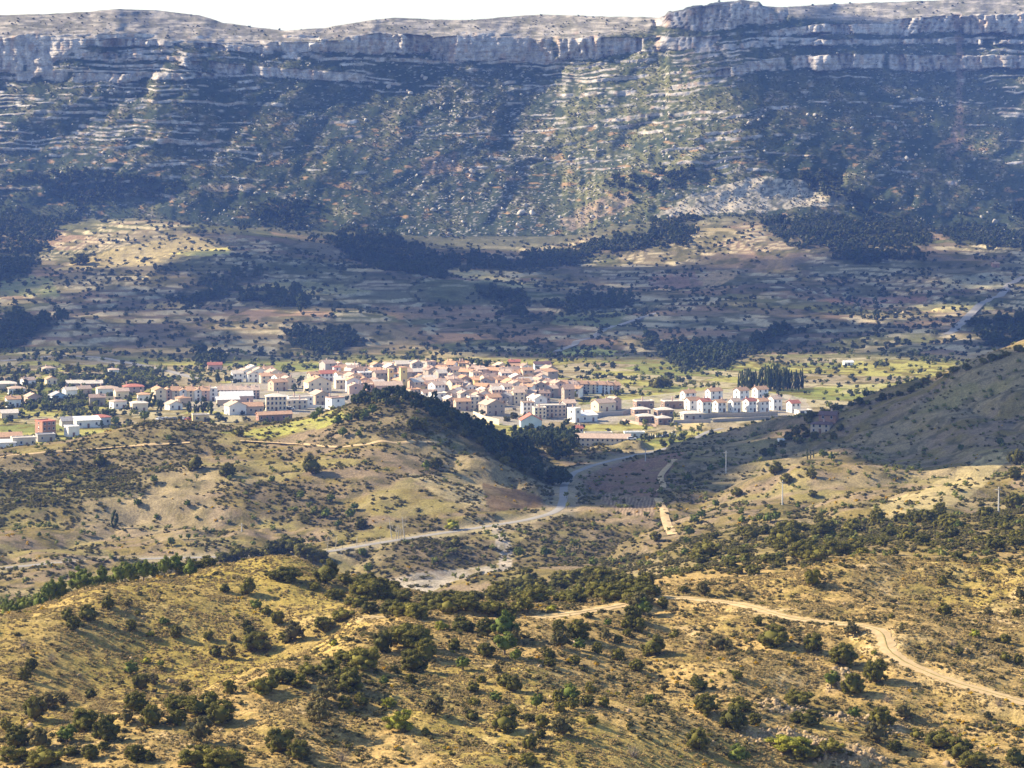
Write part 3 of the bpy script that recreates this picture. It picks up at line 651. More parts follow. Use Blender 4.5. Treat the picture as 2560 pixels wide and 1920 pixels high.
def twigs_geo(seed, n, dims, thick):
    r = np.random.default_rng(seed); V = []; T = []
    for k in range(n):
        d = rdirs(r, 1)[0]; d[2] = abs(d[2])+.25; d /= np.linalg.norm(d)
        p0 = np.zeros(3); L = 1.0
        for s in range(3):
            d2 = d+r.normal(size=3)*.35; d2 /= np.linalg.norm(d2); p1 = p0+d2*.34*r.uniform(.7, 1.2)
            t = np.cross(d2, rdirs(r, 1)[0]); t /= np.linalg.norm(t)+1e-9; w = thick*(1-.25*s); b = len(V)*1
            i = sum(len(x) for x in V)
            V.append(np.array([p0-t*w, p0+t*w, p1+t*w*.5, p1-t*w*.5])*np.array(dims)); T += [[i, i+1, i+2], [i, i+2, i+3]]
            p0 = p1
    return np.concatenate(V), np.array(T)

M_oak = leaf_mat('oak_leaf', (.074,.074,.013), (.19,.165,.026))
M_yel = leaf_mat('yellow_green_leaf', (.21,.21,.02), (.30,.28,.03))
M_pine = leaf_mat('pine_needle', (.085,.115,.018), (.17,.19,.03))
M_fresh = leaf_mat('fresh_leaf', (.17,.19,.04), (.28,.28,.07), .35)
M_dark = leaf_mat('dark_needle', (.036,.052,.020), (.08,.10,.03), .15)
M_far = leaf_mat('far_leaf', (.040,.050,.024), (.09,.095,.04), .15)
M_olive = leaf_mat('olive_scrub', (.11,.10,.035), (.20,.165,.06))
M_straw = leaf_mat('straw', (.33,.235,.085), (.48,.36,.16), .3)
M_gorse = leaf_mat('gorse_flower', (.55,.30,.015), (.62,.42,.02), .2)
M_bark = plain_mat('bark', (.14,.11,.085), .25, 4)
M_pale = plain_mat('pale_bark', (.46,.42,.35), .2, 4)
M_twig = plain_mat('grey_twig', (.26,.21,.16), .2, 4, objvar=.2)

def mk(name, geo, mat): return mesh_np(name, geo[0], geo[1], mat)
KINDS = {}
def kind(k, crowns, trunk): KINDS[k] = (crowns, trunk)
kind('oak', [mk('oak_crown', crown_geo(s, 34, 70, (.5,.5,.47), .024, .36, lo=-.8, rc=(.15,.27), inner=.72), M_oak) for s in range(5)], mk('oak_trunk', trunk_geo(3, .4, .05, .03), M_bark))
kind('oakmass', [mk('oak_mass_crown', crown_geo(s, 34, 60, (.62,.5,.36), .024, .28, rc=(.18,.32), lo=-.7), M_oak) for s in (31, 32, 33)], mk('oak_trunk', trunk_geo(4, .3, .04, .03), M_bark))
kind('yellow', [mk('yellow_crown', crown_geo(s, 22, 90, (.5,.5,.40), .022, .32, rc=(.2,.34), lo=-.7), M_yel) for s in (11, 12)], mk('yellow_trunk', trunk_geo(5, .4, .05, .03), M_bark))
kind('olive', [mk('olive_crown', crown_geo(s, 26, 60, (.5,.5,.45), .028, .34, inner=.5, rc=(.13,.24), lo=-.7), M_olive) for s in (15, 16)], mk('olive_trunk', trunk_geo(6, .3, .03, .02), M_bark))
kind('pine', [mk('pine_crown', crown_geo(s, 24, 60, (.5,.5,.46), .028, .50, lo=-.6, rc=(.18,.3), inner=.66), M_pine) for s in (21, 22, 23)], mk('pine_trunk', trunk_geo(7, .5, .05, .035), M_bark))
kind('fresh', [mk('fresh_crown', crown_geo(s, 12, 60, (.45,.45,.6), .03, .62, inner=.3, rc=(.14,.24)), M_fresh) for s in (41, 42)], mk('fresh_trunk', trunk_geo(8, .7, .03, .015), M_bark))
kind('cypress', [mk('cypress_crown', crown_geo(s, 34, 26, (.5,.5,2.6), .05, 2.5, lo=-1, rc=(.22,.34), inner=.5, cone=.55), M_dark) for s in (51, 52, 53)], mk('cypress_trunk', trunk_geo(9, 1.0, .08, .06, 0), M_bark))
kind('conifer', [mk('conifer_crown', crown_geo(s, 22, 40, (.5,.5,.75), .035, .85, lo=-1, cone=.6, rc=(.2,.32)), M_dark) for s in (55, 56, 57)], mk('conifer_trunk', trunk_geo(10, .8, .05, .04, 1), M_bark))
kind('bare', [mk('bare_crown', twigs_geo(s, 90, (.55,.55,.8), .012), M_twig) for s in (61, 62)], mk('bare_trunk', trunk_geo(12, .3, .03, .02), M_twig))
kind('poplar', [mk('poplar_twigs', twigs_geo(s, 30, (.18,.18,.5), .012), M_pale) for s in (65, 66)], mk('poplar_trunk', trunk_geo(13, 1.0, .028, .012, 2, .12), M_pale))
for m in KINDS['poplar'][0]:
    for v in m.vertices: v.co.z += .55
cnt = {}
def plant(kd, px, py, wpx, label, cat='bush', group=None, name=None, hs=1.0, rnd=None, pos=None):
    r = rnd or random
    p = pos or at(px, py); s = wpx*p[1]/F
    crowns, tr = KINDS[kd]; cnt[kd] = cnt.get(kd, 0)+1
    e = link(name or 'bush', None, None, (p[0], p[1], p[2]-.03*s), r.random()*6.28, (s, s, s*hs*r.uniform(.9, 1.1)))
    e.empty_display_size = .2
    link('trunk', tr, e); link('crown' if kd != 'poplar' else 'twigs', crowns[r.randrange(len(crowns))], e)
    tag(e, label, cat, group); return e

# ------------------------------------------------------------------ plants one can point at
LA, LB = (0, 1244.3), (1106, 1244.3)      # the two lower quarters, listed at twice the picture scale
A_OAK = [(1070,80,65),(970,70,40),(380,190,70),(315,230,60),(290,190,50),(465,140,50),(550,130,40),(760,265,45),(900,275,45),(1065,230,40),(1080,260,50),(1200,210,55),(1105,150,50),(1150,165,40),(1010,280,25),(595,170,25),(565,235,50),(710,215,40),(135,405,50),(105,450,55),(565,430,60),(695,395,35),(610,490,70),(660,470,50),(390,530,45),(930,345,45),(1000,360,60),(1230,285,60),(1270,280,80),(800,505,50),(990,510,60),(1410,540,110),(1650,330,80),(1840,360,90),(1790,410,110),(1960,320,50),(2000,405,60),(2180,340,100),(2180,270,110),(2100,260,80),(2100,350,70),(2045,500,50),(2050,560,45),(2140,545,50),(1560,560,60),(1490,575,60),(1380,640,110),(1840,690,40),(2040,620,45),(2180,670,90),(2200,600,60),(955,635,110),(460,715,110),(370,670,110),(590,585,100),(650,650,80),(760,640,80),(850,600,100),(905,570,70),(550,640,60),(150,620,90),(210,570,80),(265,550,60),(30,670,60),(75,740,100),(180,750,90),(290,720,80),(350,630,60),(580,800,80),(640,800,60),(390,790,70),(860,720,100),(1210,760,120),(1290,790,90),(450,750,50),(300,780,60),(2185,480,70),(1700,420,40),(1660,470,40),(1770,465,40),(2080,460,40),(2150,420,40)]
A_MASS = [(1110,320,130),(1130,510,130),(1220,460,120),(1290,470,90),(1330,430,90),(1500,490,160),(1420,420,120),(1490,370,100),(1570,400,150),(1770,310,180),(2000,240,120),(770,580,120),(60,800,120),(190,825,150),(850,815,150),(960,828,170),(1740,170,110),(1800,180,120),(1870,150,130),(1950,120,110),(2010,130,110),(2050,110,90),(1620,100,100),(1450,100,80),(1480,190,100),(1400,230,100),(1540,130,90),(1600,160,80),(1640,105,90),(1700,150,90),(1360,60,60),(1570,45,120),(1640,60,90),(1720,95,80),(2130,160,110),(2190,180,80),(2130,85,80),(1250,20,120),(1180,12,80)]
B_OAK = [(1300,40,70),(830,85,65),(745,70,35),(325,95,40),(540,140,90),(520,190,70),(570,170,70),(600,120,40),(650,135,45),(330,180,35),(415,220,40),(205,250,60),(285,270,100),(215,310,90),(400,280,50),(290,320,50),(370,335,45),(460,290,40),(455,365,55),(270,380,50),(505,230,60),(550,240,60),(610,340,100),(540,410,60),(160,360,50),(165,390,50),(700,270,40),(500,260,40),(1300,325,80),(1060,210,40),(1435,385,110),(1380,485,70),(1470,510,95),(1860,40,40),(1870,165,60),(1680,240,30),(1640,185,25),(2130,290,45),(2200,100,50),(1930,340,40),(2130,365,40),(2180,175,40),(1470,260,60),(805,490,75),(655,500,45),(975,445,45),(840,595,100),(985,585,85),(595,555,40),(955,660,110),(1050,640,50),(220,690,90),(130,655,55),(125,700,40),(75,630,45),(250,540,80),(210,590,55),(265,575,50),(325,560,60),(340,510,50),(105,575,60),(395,565,45),(345,640,50),(80,750,60),(70,820,70),(200,545,50),(15,600,30),(10,500,60),(15,370,50),(10,290,60),(980,810,90),(800,750,90),(1600,650,100),(1580,720,100),(1940,790,100),(2180,820,90),(1650,760,60),(1700,620,80),(2190,380,40),(1480,620,50),(1750,700,50),(2060,620,40)]
B_MASS = [(100,110,120),(40,110,90),(230,100,80),(1240,560,120),(1270,640,120),(1280,795,150),(1380,765,120),(1850,745,150),(1990,830,130),(60,50,110),(200,60,100),(330,50,90)]
rp = random.Random(5)
def fzone(px, py):
    if px < 700 and py < 1480-.35*(px-300)*(px > 300): return 'on the domed grassy hill with the pine grove'
    if px < 860 and py > 1380: return 'along the bushy ridge facing the domed hill'
    if px < 1060 and py < 1345: return 'on the flank between the domed hill and the track'
    if px > 1650 and py > 1440: return 'by the rocks below the bend of the track'
    if px > 1440 and py < 1300: return 'on the slope above the sandy track'
    if px > 1440: return 'on the slope just below the sandy track'
    if py < 1345: return 'beside the sandy track on the crest'
    return 'on the bare slope under the track crest'
def size(w, a=45, b=80): return 'small' if w < a else 'medium' if w < b else 'large'
gF = 'dark bushes dotted over the foreground slopes'
for (L0, lst) in ((LA, A_OAK), (LB, B_OAK)):
    for zx, zy, w in lst:
        v = rp.random()
        if v < .72: plant('oak', L0[0]+zx/2, L0[1]+zy/2, w/2*1.15, '%s dark green evergreen bush %s' % (size(w), fzone(L0[0]+zx/2, L0[1]+zy/2)), 'bush', gF, 'evergreen_bush', rp.uniform(.85, 1.2), rp)
        elif v < .88: plant('olive', L0[0]+zx/2, L0[1]+zy/2, w/2*1.2, '%s dull olive bush with loose crown %s' % (size(w), fzone(L0[0]+zx/2, L0[1]+zy/2)), 'bush', 'dull olive bushes on the foreground slopes', 'olive_bush', rp.uniform(.9, 1.3), rp)
        else: plant('pine', L0[0]+zx/2, L0[1]+zy/2, w/2*1.1, '%s mid green young pine %s' % (size(w), fzone(L0[0]+zx/2, L0[1]+zy/2)), 'tree', 'young pines on the foreground slopes', 'young_pine', rp.uniform(.9, 1.15), rp)
for (L0, lst) in ((LA, A_MASS), (LB, B_MASS)):
    for zx, zy, w in lst:
        plant('oakmass', L0[0]+zx/2, L0[1]+zy/2, w/2*.95, '%s thicket of dark evergreens %s' % (size(w, 95, 125), fzone(L0[0]+zx/2, L0[1]+zy/2)), 'thicket', 'dense thickets on the foreground slopes', 'evergreen_thicket', rnd=rp)
plant('oak', LB[0]+565, LB[1]+149, 72, 'wide twin-topped evergreen bush with a long shadow below the dirt track', 'bush', None, 'evergreen_bush', .8, rp)
plant('oak', LB[0]+785, LB[1]+230, 58, 'largest round grey-green tree right below the bend of the dirt track', 'tree', None, 'holm_oak', 1.25, rp)
plant('yellow', LA[0]+860, LA[1]+331, 70, 'bright yellow-green pine bush with a dark shadow on the bare slope', 'bush', None, 'yellow_bush', 1.0, rp)
plant('yellow', LB[0]+600, LB[1]+378, 95, 'wide yellow-green shrub among the grey rocks', 'bush', None, 'yellow_bush', .7, rp)
plant('olive', LA[0]+940, LA[1]+302, 50, 'olive green upright bush next to the bright yellow-green one', 'bush', None, 'olive_bush', 1.3, rp)
for zx, zy, w, L0 in ((650,260,40,LA),(630,378,45,LA),(1440,302,40,LA),(1910,232,60,LA),(1680,566,70,LA),(170,155,50,LB),(1565,340,30,LB),(2000,262,50,LB)):
    plant('yellow', L0[0]+zx/2, L0[1]+zy/2, w/2, 'small yellow-green bush among darker foreground bushes', 'bush', 'small yellow-green bushes', 'yellow_bush', 1.0, rp)
for zx, zy, w, L0 in ((885,318,100,LB),(2050,170,60,LB)):
    plant('olive', L0[0]+zx/2, L0[1]+zy/2, w/2, 'loose olive green bush on the slope below the dirt track', 'bush', 'loose olive bushes', 'olive_bush', .9, rp)
for zx, zy, w, L0 in ((820,295,60,LB),(520,780,90,LB),(1620,545,60,LB),(1900,300,60,LB),(2100,560,60,LB),(1480,800,90,LA),(100,310,70,LA),(220,370,70,LA)):
    plant('bare', L0[0]+zx/2, L0[1]+zy/2, w/2, 'leafless grey twiggy shrub on the dry foreground slope', 'shrub', 'leafless grey shrubs', 'bare_shrub', 1.0, rp)
for zx, zy, w in ((165,70,55),(215,85,60),(260,88,60),(280,48,55),(340,62,70),(360,78,60),(400,74,55),(440,30,50),(190,35,55),(240,25,50),(100,90,60),(300,25,50),(570,14,60),(510,10,50),(120,50,50),(620,-8,55),(660,-20,50),(60,60,55),(30,90,60),(480,20,50),(540,0,55),(710,-25,50),(760,-30,55),(820,-30,50)):
    gd = rp.uniform(498, 522); gx_ = (zx/2-CX)/F*gd
    plant('pine', zx/2, 0, w/2*1.25, 'round-topped green pine in the grove behind the grassy crest', 'tree', 'pine grove behind the grassy crest', 'pine_tree', 1.45, rp, (gx_, gd, float(gz(gx_, gd))))
for px, py, w in ((395,1238,30),(420,1230,36),(450,1222,38),(485,1213,44),(515,1207,40),(545,1202,30),(590,1198,44),(625,1196,58),(655,1202,52),(682,1212,46),(575,1200,30)):
    plant('oakmass', px, py, w, '%s dark thicket on the very top of the domed grassy hill' % ('small' if w < 37 else 'medium' if w < 48 else 'large'), 'thicket', 'thickets on top of the domed hill', 'evergreen_thicket', rp.uniform(.95, 1.25), rp)
LC, LD = (0, 829.5), (1106, 829.5)
C_PINE = [(665,430,35),(595,530,35),(515,515,18),(675,585,25),(810,530,30),(850,585,18),(1175,430,35),(1430,510,35),(1410,580,45),(1515,585,45),(1530,545,35),(1555,625,50),(1460,620,30),(1300,500,40),(1880,365,60),(1840,370,40),(990,395,60),(970,400,50),(840,370,70),(740,700,40),(815,670,25),(845,695,15),(170,660,20),(360,615,20),(420,585,20),(1345,385,80),(1460,180,45),(1505,165,40),(1545,150,50),(1575,150,40),(1610,135,45),(1360,160,40),(1380,140,40),(1745,240,25),(1785,200,60),(1830,200,60),(1480,230,40),(1550,230,30),(1965,700,50),(1565,750,40),(1590,820,45),(730,250,30),(1030,225,50),(430,350,60),(500,180,40),(625,160,45)]
D_PINE = [(760,420,35),(860,380,35),(910,360,35),(1120,320,45),(1170,310,30),(1140,385,60),(1295,405,50),(970,485,50),(880,535,35),(1115,545,25),(990,565,25),(1235,540,25),(940,590,18),(820,580,40),(790,605,40),(1070,595,30),(1105,600,40),(1140,595,45),(995,605,40),(765,660,45),(755,695,35),(745,740,35),(710,585,22),(1345,320,40),(1380,330,30),(1940,290,30),(1580,605,70),(1730,600,70),(1790,600,50),(1840,590,50),(1710,675,60),(1900,665,60),(1930,625,40),(1470,640,70),(1330,610,50),(30,750,45),(220,730,30),(145,750,45),(350,790,40),(620,680,50),(2170,540,80),(2110,270,40),(2180,350,80),(2170,410,60)]
D_MASS = [(840,750,120),(945,790,60),(1005,770,60),(1120,775,70),(1040,820,60),(980,820,40),(1260,760,120),(1320,770,120),(1400,740,110),(1480,720,70),(1515,735,50),(1180,690,120),(1090,650,60),(1350,660,120),(1000,650,60),(1200,650,100),(1160,780,50),(2050,780,40),(2090,720,90),(2180,700,60),(1920,760,60),(1600,700,60),(1650,740,50)]
for zx, zy, w in C_PINE:
    plant('oak' if w > 45 else 'pine', LC[0]+zx/2, LC[1]+zy/2, w/2*1.05, '%s dark green tree %s' % (size(w, 30, 48), 'near the top of the hill below the town' if zy < 260 else 'on the pale middle slope below the town' if zy < 480 else 'low on the hill near the road'), 'tree', 'trees scattered on the hill below the town', 'small_tree', 1.05, rp)
for zx, zy, w in D_PINE:
    plant('oak' if w > 45 else 'pine', LD[0]+zx/2, LD[1]+zy/2, w/2*1.05, '%s dark green tree %s' % (size(w, 30, 48), 'high on the slope near the utility pole' if zy < 440 else 'on the middle slope past the vineyard' if zy < 560 else 'in the bush belt at the foot of the long slope'), 'tree', 'trees scattered on the slope beyond the orchard', 'small_tree', 1.05, rp)
for zx, zy, w in D_MASS:
    plant('oakmass', LD[0]+zx/2, LD[1]+zy/2, w/2, '%s dense clump of green bushes in the belt at the foot of the long slope' % size(w, 60, 100), 'thicket', 'bush belt at the foot of the long slope', 'green_thicket', 1.1, rp)
plant('oak', LD[0]+592, LD[1]+214, 28, 'round dark tree with a long shadow on the slope by the pale pole', 'tree', None, 'round_tree', 1.0, rp)
plant('oak', LD[0]+650, LD[1]+243, 22, 'low round bush with a shadow alone on the grassy slope', 'bush', None, 'round_bush', .8, rp)
plant('conifer', LC[0]+248, LC[1]+315, 25, 'dark conical tree alone on the pale lower hillside', 'tree', None, 'conical_tree', 1.1, rp)
plant('yellow', LC[0]+976, LC[1]+315, 34, 'round yellow-flowering tree at the edge of the road', 'tree', None, 'yellow_tree', 1.0, rp)
for zx, zy, w, L0 in ((1845,388,30,LC),(1335,552,40,LC),(1480,712,36,LC),(1925,256,25,LC),(950,665,24,LC),(1010,680,20,LC),(270,725,60,LD),(235,495,34,LD),(240,540,30,LD),(580,590,40,LD),(850,420,30,LC),(960,600,30,LC)):
    plant('fresh', L0[0]+zx/2, L0[1]+zy/2, w/2, 'light green tree in fresh leaf near the road', 'tree', 'fresh green trees near the road', 'fresh_leaf_tree', 1.0, rp)
for zx, zy, h in ((1410,725,50),(1447,712,48),(1523,702,22),(1540,702,45),(1640,690,30),(1695,668,75),(1710,672,60),(1722,670,55),(1735,668,50),(1750,664,88),(1350,705,18),(1580,692,22)):
    plant('poplar', zx/2, LC[1]+zy/2, h/2*1.15, 'tall bare pale poplar trunk beside the road', 'tree', 'bare poplars beside the road', 'bare_poplar', 1.0, rp)
for zx, zy, h in ((1275,328,46),(1289,326,40),(1303,322,34)):
    plant('cypress', LD[0]+zx/2, LD[1]+zy/2, h/2/4.6, 'dark cypress in a row of three on the grassy slope', 'tree', 'row of three cypresses on the slope', 'cypress_tree', 1.0, rp)
for i in range(46):
    t = i/45; px = 1596+t*138+rp.uniform(-1.5, 1.5); hh = (36+11*math.exp(-((t-.55)/.25)**2)+rp.uniform(-5, 5))
    if i % 13 == 5: px += 2
    py = 836+rp.uniform(0, 7)+3*math.sin(t*3)
    plant('cypress', px, py, hh/4.6, 'tall dark cypress in the tight stand behind the white houses', 'tree', 'cypress stand behind the white houses', 'cypress_tree', 1.0, rp)
# trees between the houses and round the town
TOWN_TREES = [('conifer',330,880,24),('conifer',318,884,22),('conifer',345,892,20),('conifer',425,893,22),('conifer',440,893,24),('conifer',455,895,22),('conifer',408,892,18),('conifer',570,886,12),('conifer',470,826,16),('conifer',488,824,14),('conifer',500,826,14),('conifer',625,826,16),('conifer',636,848,16),('conifer',645,836,14),('conifer',72,835,10),('conifer',90,840,12),('conifer',85,858,14),('conifer',62,852,12),('oak',50,820,18),('oak',70,818,18),('oak',150,801,22),('oak',165,803,20),('oak',240,797,18),('oak',262,796,16),('oak',215,795,16),('conifer',168,806,18),('oak',1000,812,26),('conifer',1020,812,24),('conifer',1035,815,30),('conifer',1050,814,26),('conifer',1075,812,20),('conifer',1098,812,22),('conifer',1112,811,18),('oak',1418,836,26),('oak',1432,836,28),('oak',1445,834,22),('oak',1408,834,18),('conifer',1285,958,12),('oak',1296,960,10),('oak',1130,905,18),('oak',1110,902,18),('oak',1095,908,16),('fresh',1540,838,14),('fresh',1528,838,14),('fresh',1552,836,14),('fresh',1515,836,12),('fresh',1500,834,14),('fresh',1480,838,12),('fresh',1495,940,20),('fresh',1510,936,18),('fresh',1480,943,16),('fresh',1515,926,14),('conifer',1160,1130,0)]
for k, px, py, w in TOWN_TREES:
    if not w: continue
    lab = {'conifer': 'dark conifer standing among the houses of the town', 'oak': 'rounded dark green tree at the edge of the town', 'fresh': 'pale green tree in spring leaf near the white houses'}[k]
    plant(k, px, py+2, w, lab, 'tree', {'conifer': 'conifers among the houses', 'oak': 'rounded trees round the town', 'fresh': 'spring green trees near the white houses'}[k], {'conifer': 'conifer_tree', 'oak': 'round_tree', 'fresh': 'spring_tree'}[k], 1.0, rp, at(px, py+2, 1190))
for px, py, w in ((172,568,46),(275,520,14),(560,600,30),(1893,690,22),(1890,655,14),(650,672,34),(505,600,26),(335,580,14),(355,585,14)):
    plant('conifer' if w < 40 else 'oakmass', px, py+3, w, 'dark evergreen tree standing alone in the terraced fields', 'tree', 'lone trees in the terraced fields', 'field_tree', .8 if w < 40 else 1.0, rp)

def fill(poly, n, kd, w0, w1, labf, cat, grp, nm, gap):
    xs = [p[0] for p in poly]; ys = [p[1] for p in poly]; done = []; t_ = 0
    while len(done) < n and t_ < 4000:
        t_ += 1; px, py = rp.uniform(min(xs), max(xs)), rp.uniform(min(ys), max(ys))
        if not inpoly(np.array([px]), np.array([py]), poly)[0] or any(abs(px-a) < gap and abs(py-b) < gap*.3 for a, b in done): continue
        done.append((px, py)); w = rp.uniform(w0, w1); plant(kd if rp.random() < .75 else 'oak', px, py, w, labf(px, py, w), cat, grp, nm, rp.uniform(.8, 1.15), rp)
fill([(700,1222),(860,1288),(1000,1302),(1100,1268),(1290,1250),(1400,1266),(1400,1300),(1250,1308),(1100,1322),(950,1334),(860,1330),(760,1296),(690,1256)], 44, 'oakmass', 32, 60,
     lambda px, py, w: '%s bush clump in the long dark belt %s' % ('small' if w < 46 else 'large', 'on the crest above the track' if px > 1060 else 'running down to the grey clearing'), 'thicket', 'dark bush belt along the foreground crest', 'belt_thicket', 22)
fill([(1480,1200),(1560,1150),(1760,1135),(1950,1120),(2200,1105),(2230,1160),(2050,1185),(1850,1180),(1650,1195),(1520,1225)], 44, 'oakmass', 20, 44,
     lambda px, py, w: '%s green bush clump in the wide belt %s' % ('small' if w < 31 else 'large', 'below the tall utility pole' if px > 2000 else 'below the round dark tree'), 'thicket', 'wide bush belt under the long slope', 'belt_thicket', 18)
for i in range(26):
    t = i/25; px = 1742+t*470+rp.uniform(-7, 7); py = np.interp(px, [1740,1850,1900,1950,2050,2140,2212], [900,872,861,845,806,772,752])+rp.uniform(2, 9)
    plant('oakmass' if i % 3 else 'oak', px, py, rp.uniform(13, 24), 'dark bush on the ridge line of the shaded hill', 'bush', 'bushes along the shaded ridge', 'ridge_bush', 1.0, rp)
for px, py, w in ((1735,930,20),(1720,940,22),(1742,945,22),(1705,950,24),(1760,950,22),(1690,965,20),(1725,958,22),(1800,948,18),(1815,930,18),(1670,975,20),(1748,915,18),(1650,985,20)):
    plant('oak', px, py, w, 'dark tree in the thick clump round the shaded country house', 'tree', 'trees round the shaded country house', 'dark_tree', 1.0, rp)
# ------------------------------------------------------------------ plants nobody could count
def scatter(name, pts, scl, idx, protos, label, seed=0, tilt=.12):
    r = np.random.default_rng(seed); n = len(pts)
    col = bpy.data.collections.new(name+'_plants')
    for i, m in enumerate(protos):
        o = bpy.data.objects.new('%s_%02d' % (name, i), m); col.objects.link(o)
    me = bpy.data.meshes.new(name); me.vertices.add(n); me.vertices.foreach_set('co', np.asarray(pts, np.float32).ravel())
    s = me.attributes.new('scl', 'FLOAT_VECTOR', 'POINT'); s.data.foreach_set('vector', np.asarray(scl, np.float32).ravel())
    ro = me.attributes.new('rot', 'FLOAT_VECTOR', 'POINT'); rr = np.stack([r.normal(0, tilt, n), r.normal(0, tilt, n), r.uniform(0, 6.28, n)], 1).astype(np.float32); ro.data.foreach_set('vector', rr.ravel())
    ii = me.attributes.new('idx', 'INT', 'POINT'); ii.data.foreach_set('value', np.asarray(idx, np.int32))
    me.update()
    g = bpy.data.node_groups.new(name, 'GeometryNodeTree')
    g.interface.new_socket('Geometry', in_out='INPUT', socket_type='NodeSocketGeometry'); g.interface.new_socket('Geometry', in_out='OUTPUT', socket_type='NodeSocketGeometry')
    gi = g.nodes.new('NodeGroupInput'); go = g.nodes.new('NodeGroupOutput'); ip = g.nodes.new('GeometryNodeInstanceOnPoints'); ci = g.nodes.new('GeometryNodeCollectionInfo')
    ci.inputs['Collection'].default_value = col; ci.inputs['Separate Children'].default_value = True; ci.inputs['Reset Children'].default_value = True
    def na(n_, t):
        a = g.nodes.new('GeometryNodeInputNamedAttribute'); a.data_type = t; a.inputs['Name'].default_value = n_; return a.outputs['Attribute']
    L = g.links.new
    L(gi.outputs[0], ip.inputs['Points']); L(ci.outputs[0], ip.inputs['Instance']); ip.inputs['Pick Instance'].default_value = True
    L(na('idx', 'INT'), ip.inputs['Instance Index']); L(na('scl', 'FLOAT_VECTOR'), ip.inputs['Scale'])
    er = g.nodes.new('FunctionNodeEulerToRotation'); L(na('rot', 'FLOAT_VECTOR'), er.inputs[0]); L(er.outputs[0], ip.inputs['Rotation'])
    L(ip.outputs[0], go.inputs[0])
    o = link(name, me); md = o.modifiers.new('scatter', 'NODES'); md.node_group = g
    return tag(o, label, None, None, 'stuff')
XA = (U[None, :]-CX)/F*DA
vis = np.ones(PYA.shape, bool); vis[1:] = PYA[1:] <= PYmin[:-1]+22
def sample(n, w, seed):
    """n ground points, chance ~ real area x w"""
    r = np.random.default_rng(seed)
    dD = np.gradient(DA, axis=0); dZ = np.gradient(ZA, axis=0)
    a = w*np.hypot(dD, dZ)*DA*vis; a = a[:-1, :-1].ravel().clip(0); cs = np.cumsum(a)
    j = np.searchsorted(cs, r.random(n)*cs[-1]); k, c = np.divmod(j, NU-1); k = np.minimum(k, len(DA)-2)
    t, s = r.random(n), r.random(n)
    f = lambda M: (M[k, c]*(1-s)+M[k, c+1]*s)*(1-t)+(M[k+1, c]*(1-s)+M[k+1, c+1]*s)*t
    return np.stack([f(XA), f(DA), f(ZA)+CZ], 1)
NDg = ND
def gw(w): return np.concatenate([w, np.zeros((len(DA)-ND, NU))])
def mw(w): return np.concatenate([np.zeros((ND, NU)), w[1:]])
infr = (PXg > -140) & (PXg < 2350)
tuft = [mk('tuft', crown_geo(s, 5, 26, (.5,.5,.32), .085, .06, sub=1, lo=0, rc=(.2,.34), up=.8), M_straw) for s in (71, 72, 73)]
heath = [mk('heath', crown_geo(s, 9, 34, (.5,.5,.36), .045, .2, sub=1, rc=(.2,.34)), m) for s, m in ((81, M_olive), (82, M_olive), (83, M_oak))]
gorse = [mk('gorse', crown_geo(91, 8, 40, (.5,.5,.36), .045, .2, sub=1, rc=(.2,.3)), M_gorse), mk('gorse_green', crown_geo(92, 8, 40, (.5,.5,.36), .045, .2, sub=1), M_yel)]
lowtree = [mk('low_tree', crown_geo(s, 9, 22, (.5,.5,.5), .075, .42, sub=1, rc=(.24,.38), lo=-.6), M_far) for s in (95, 96, 97)]
lowcon = [mk('low_conifer', crown_geo(s, 10, 20, (.5,.5,.7), .075, .6, sub=1, rc=(.22,.34), lo=-1, cone=.5), M_dark) for s in (98, 99)]
lowfresh = [mk('low_fresh', crown_geo(s, 8, 26, (.5,.5,.55), .07, .5, sub=1, rc=(.16,.28), lo=-.8), M_fresh) for s in (100, 101)]
on_tr = (d_track > 1.7)*(d_road > 4.2)
rS = np.random.default_rng(3)
wN = .15+sst(.35, .6, fbm(Xg/2.6, Dg/2.2, 301, 3))*sst(.2, .5, n1)
pts = sample(110000, gw((Dg < 560)*infr*wN*on_tr*(1-.8*rkw)), 401); s = rS.uniform(.35, .95, len(pts))*.8
scatter('dry_grass', pts, np.stack([s, s, s*rS.uniform(.6, 1.2, len(s))], 1), rS.integers(0, 3, len(s)), tuft, 'tussocks of dry straw grass on the foreground slopes', 1)
wH = (sst(.50, .66, fbm(Xg/7, Dg/6, 302, 4))+.10)*(1-.6*lefth)
pts = sample(7000, gw((Dg < 560)*infr*wH*on_tr), 402); s = rS.uniform(.45, 1.25, len(pts))
scatter('low_scrub', pts, np.stack([s, s, s*rS.uniform(.7, 1.1, len(s))], 1), rS.choice(3, len(s), p=[.48,.42,.1]), heath, 'low olive scrub scattered over the foreground slopes', 2)
wG = sst(.60, .68, fbm(Xg/16, Dg/12, 303, 3))
pts = sample(1100, gw((Dg < 1120)*infr*wG*on_tr*np.where(Dg < 560, 3., 1.)), 403); s = rS.uniform(.5, 1.0, len(pts))*np.where(pts[:, 1] > 600, 1.7, 1)
scatter('gorse', pts, np.stack([s, s, s*.8], 1), rS.choice(2, len(s), p=[.55,.45]), gorse, 'orange-yellow flowering gorse tufts on the slopes', 3)
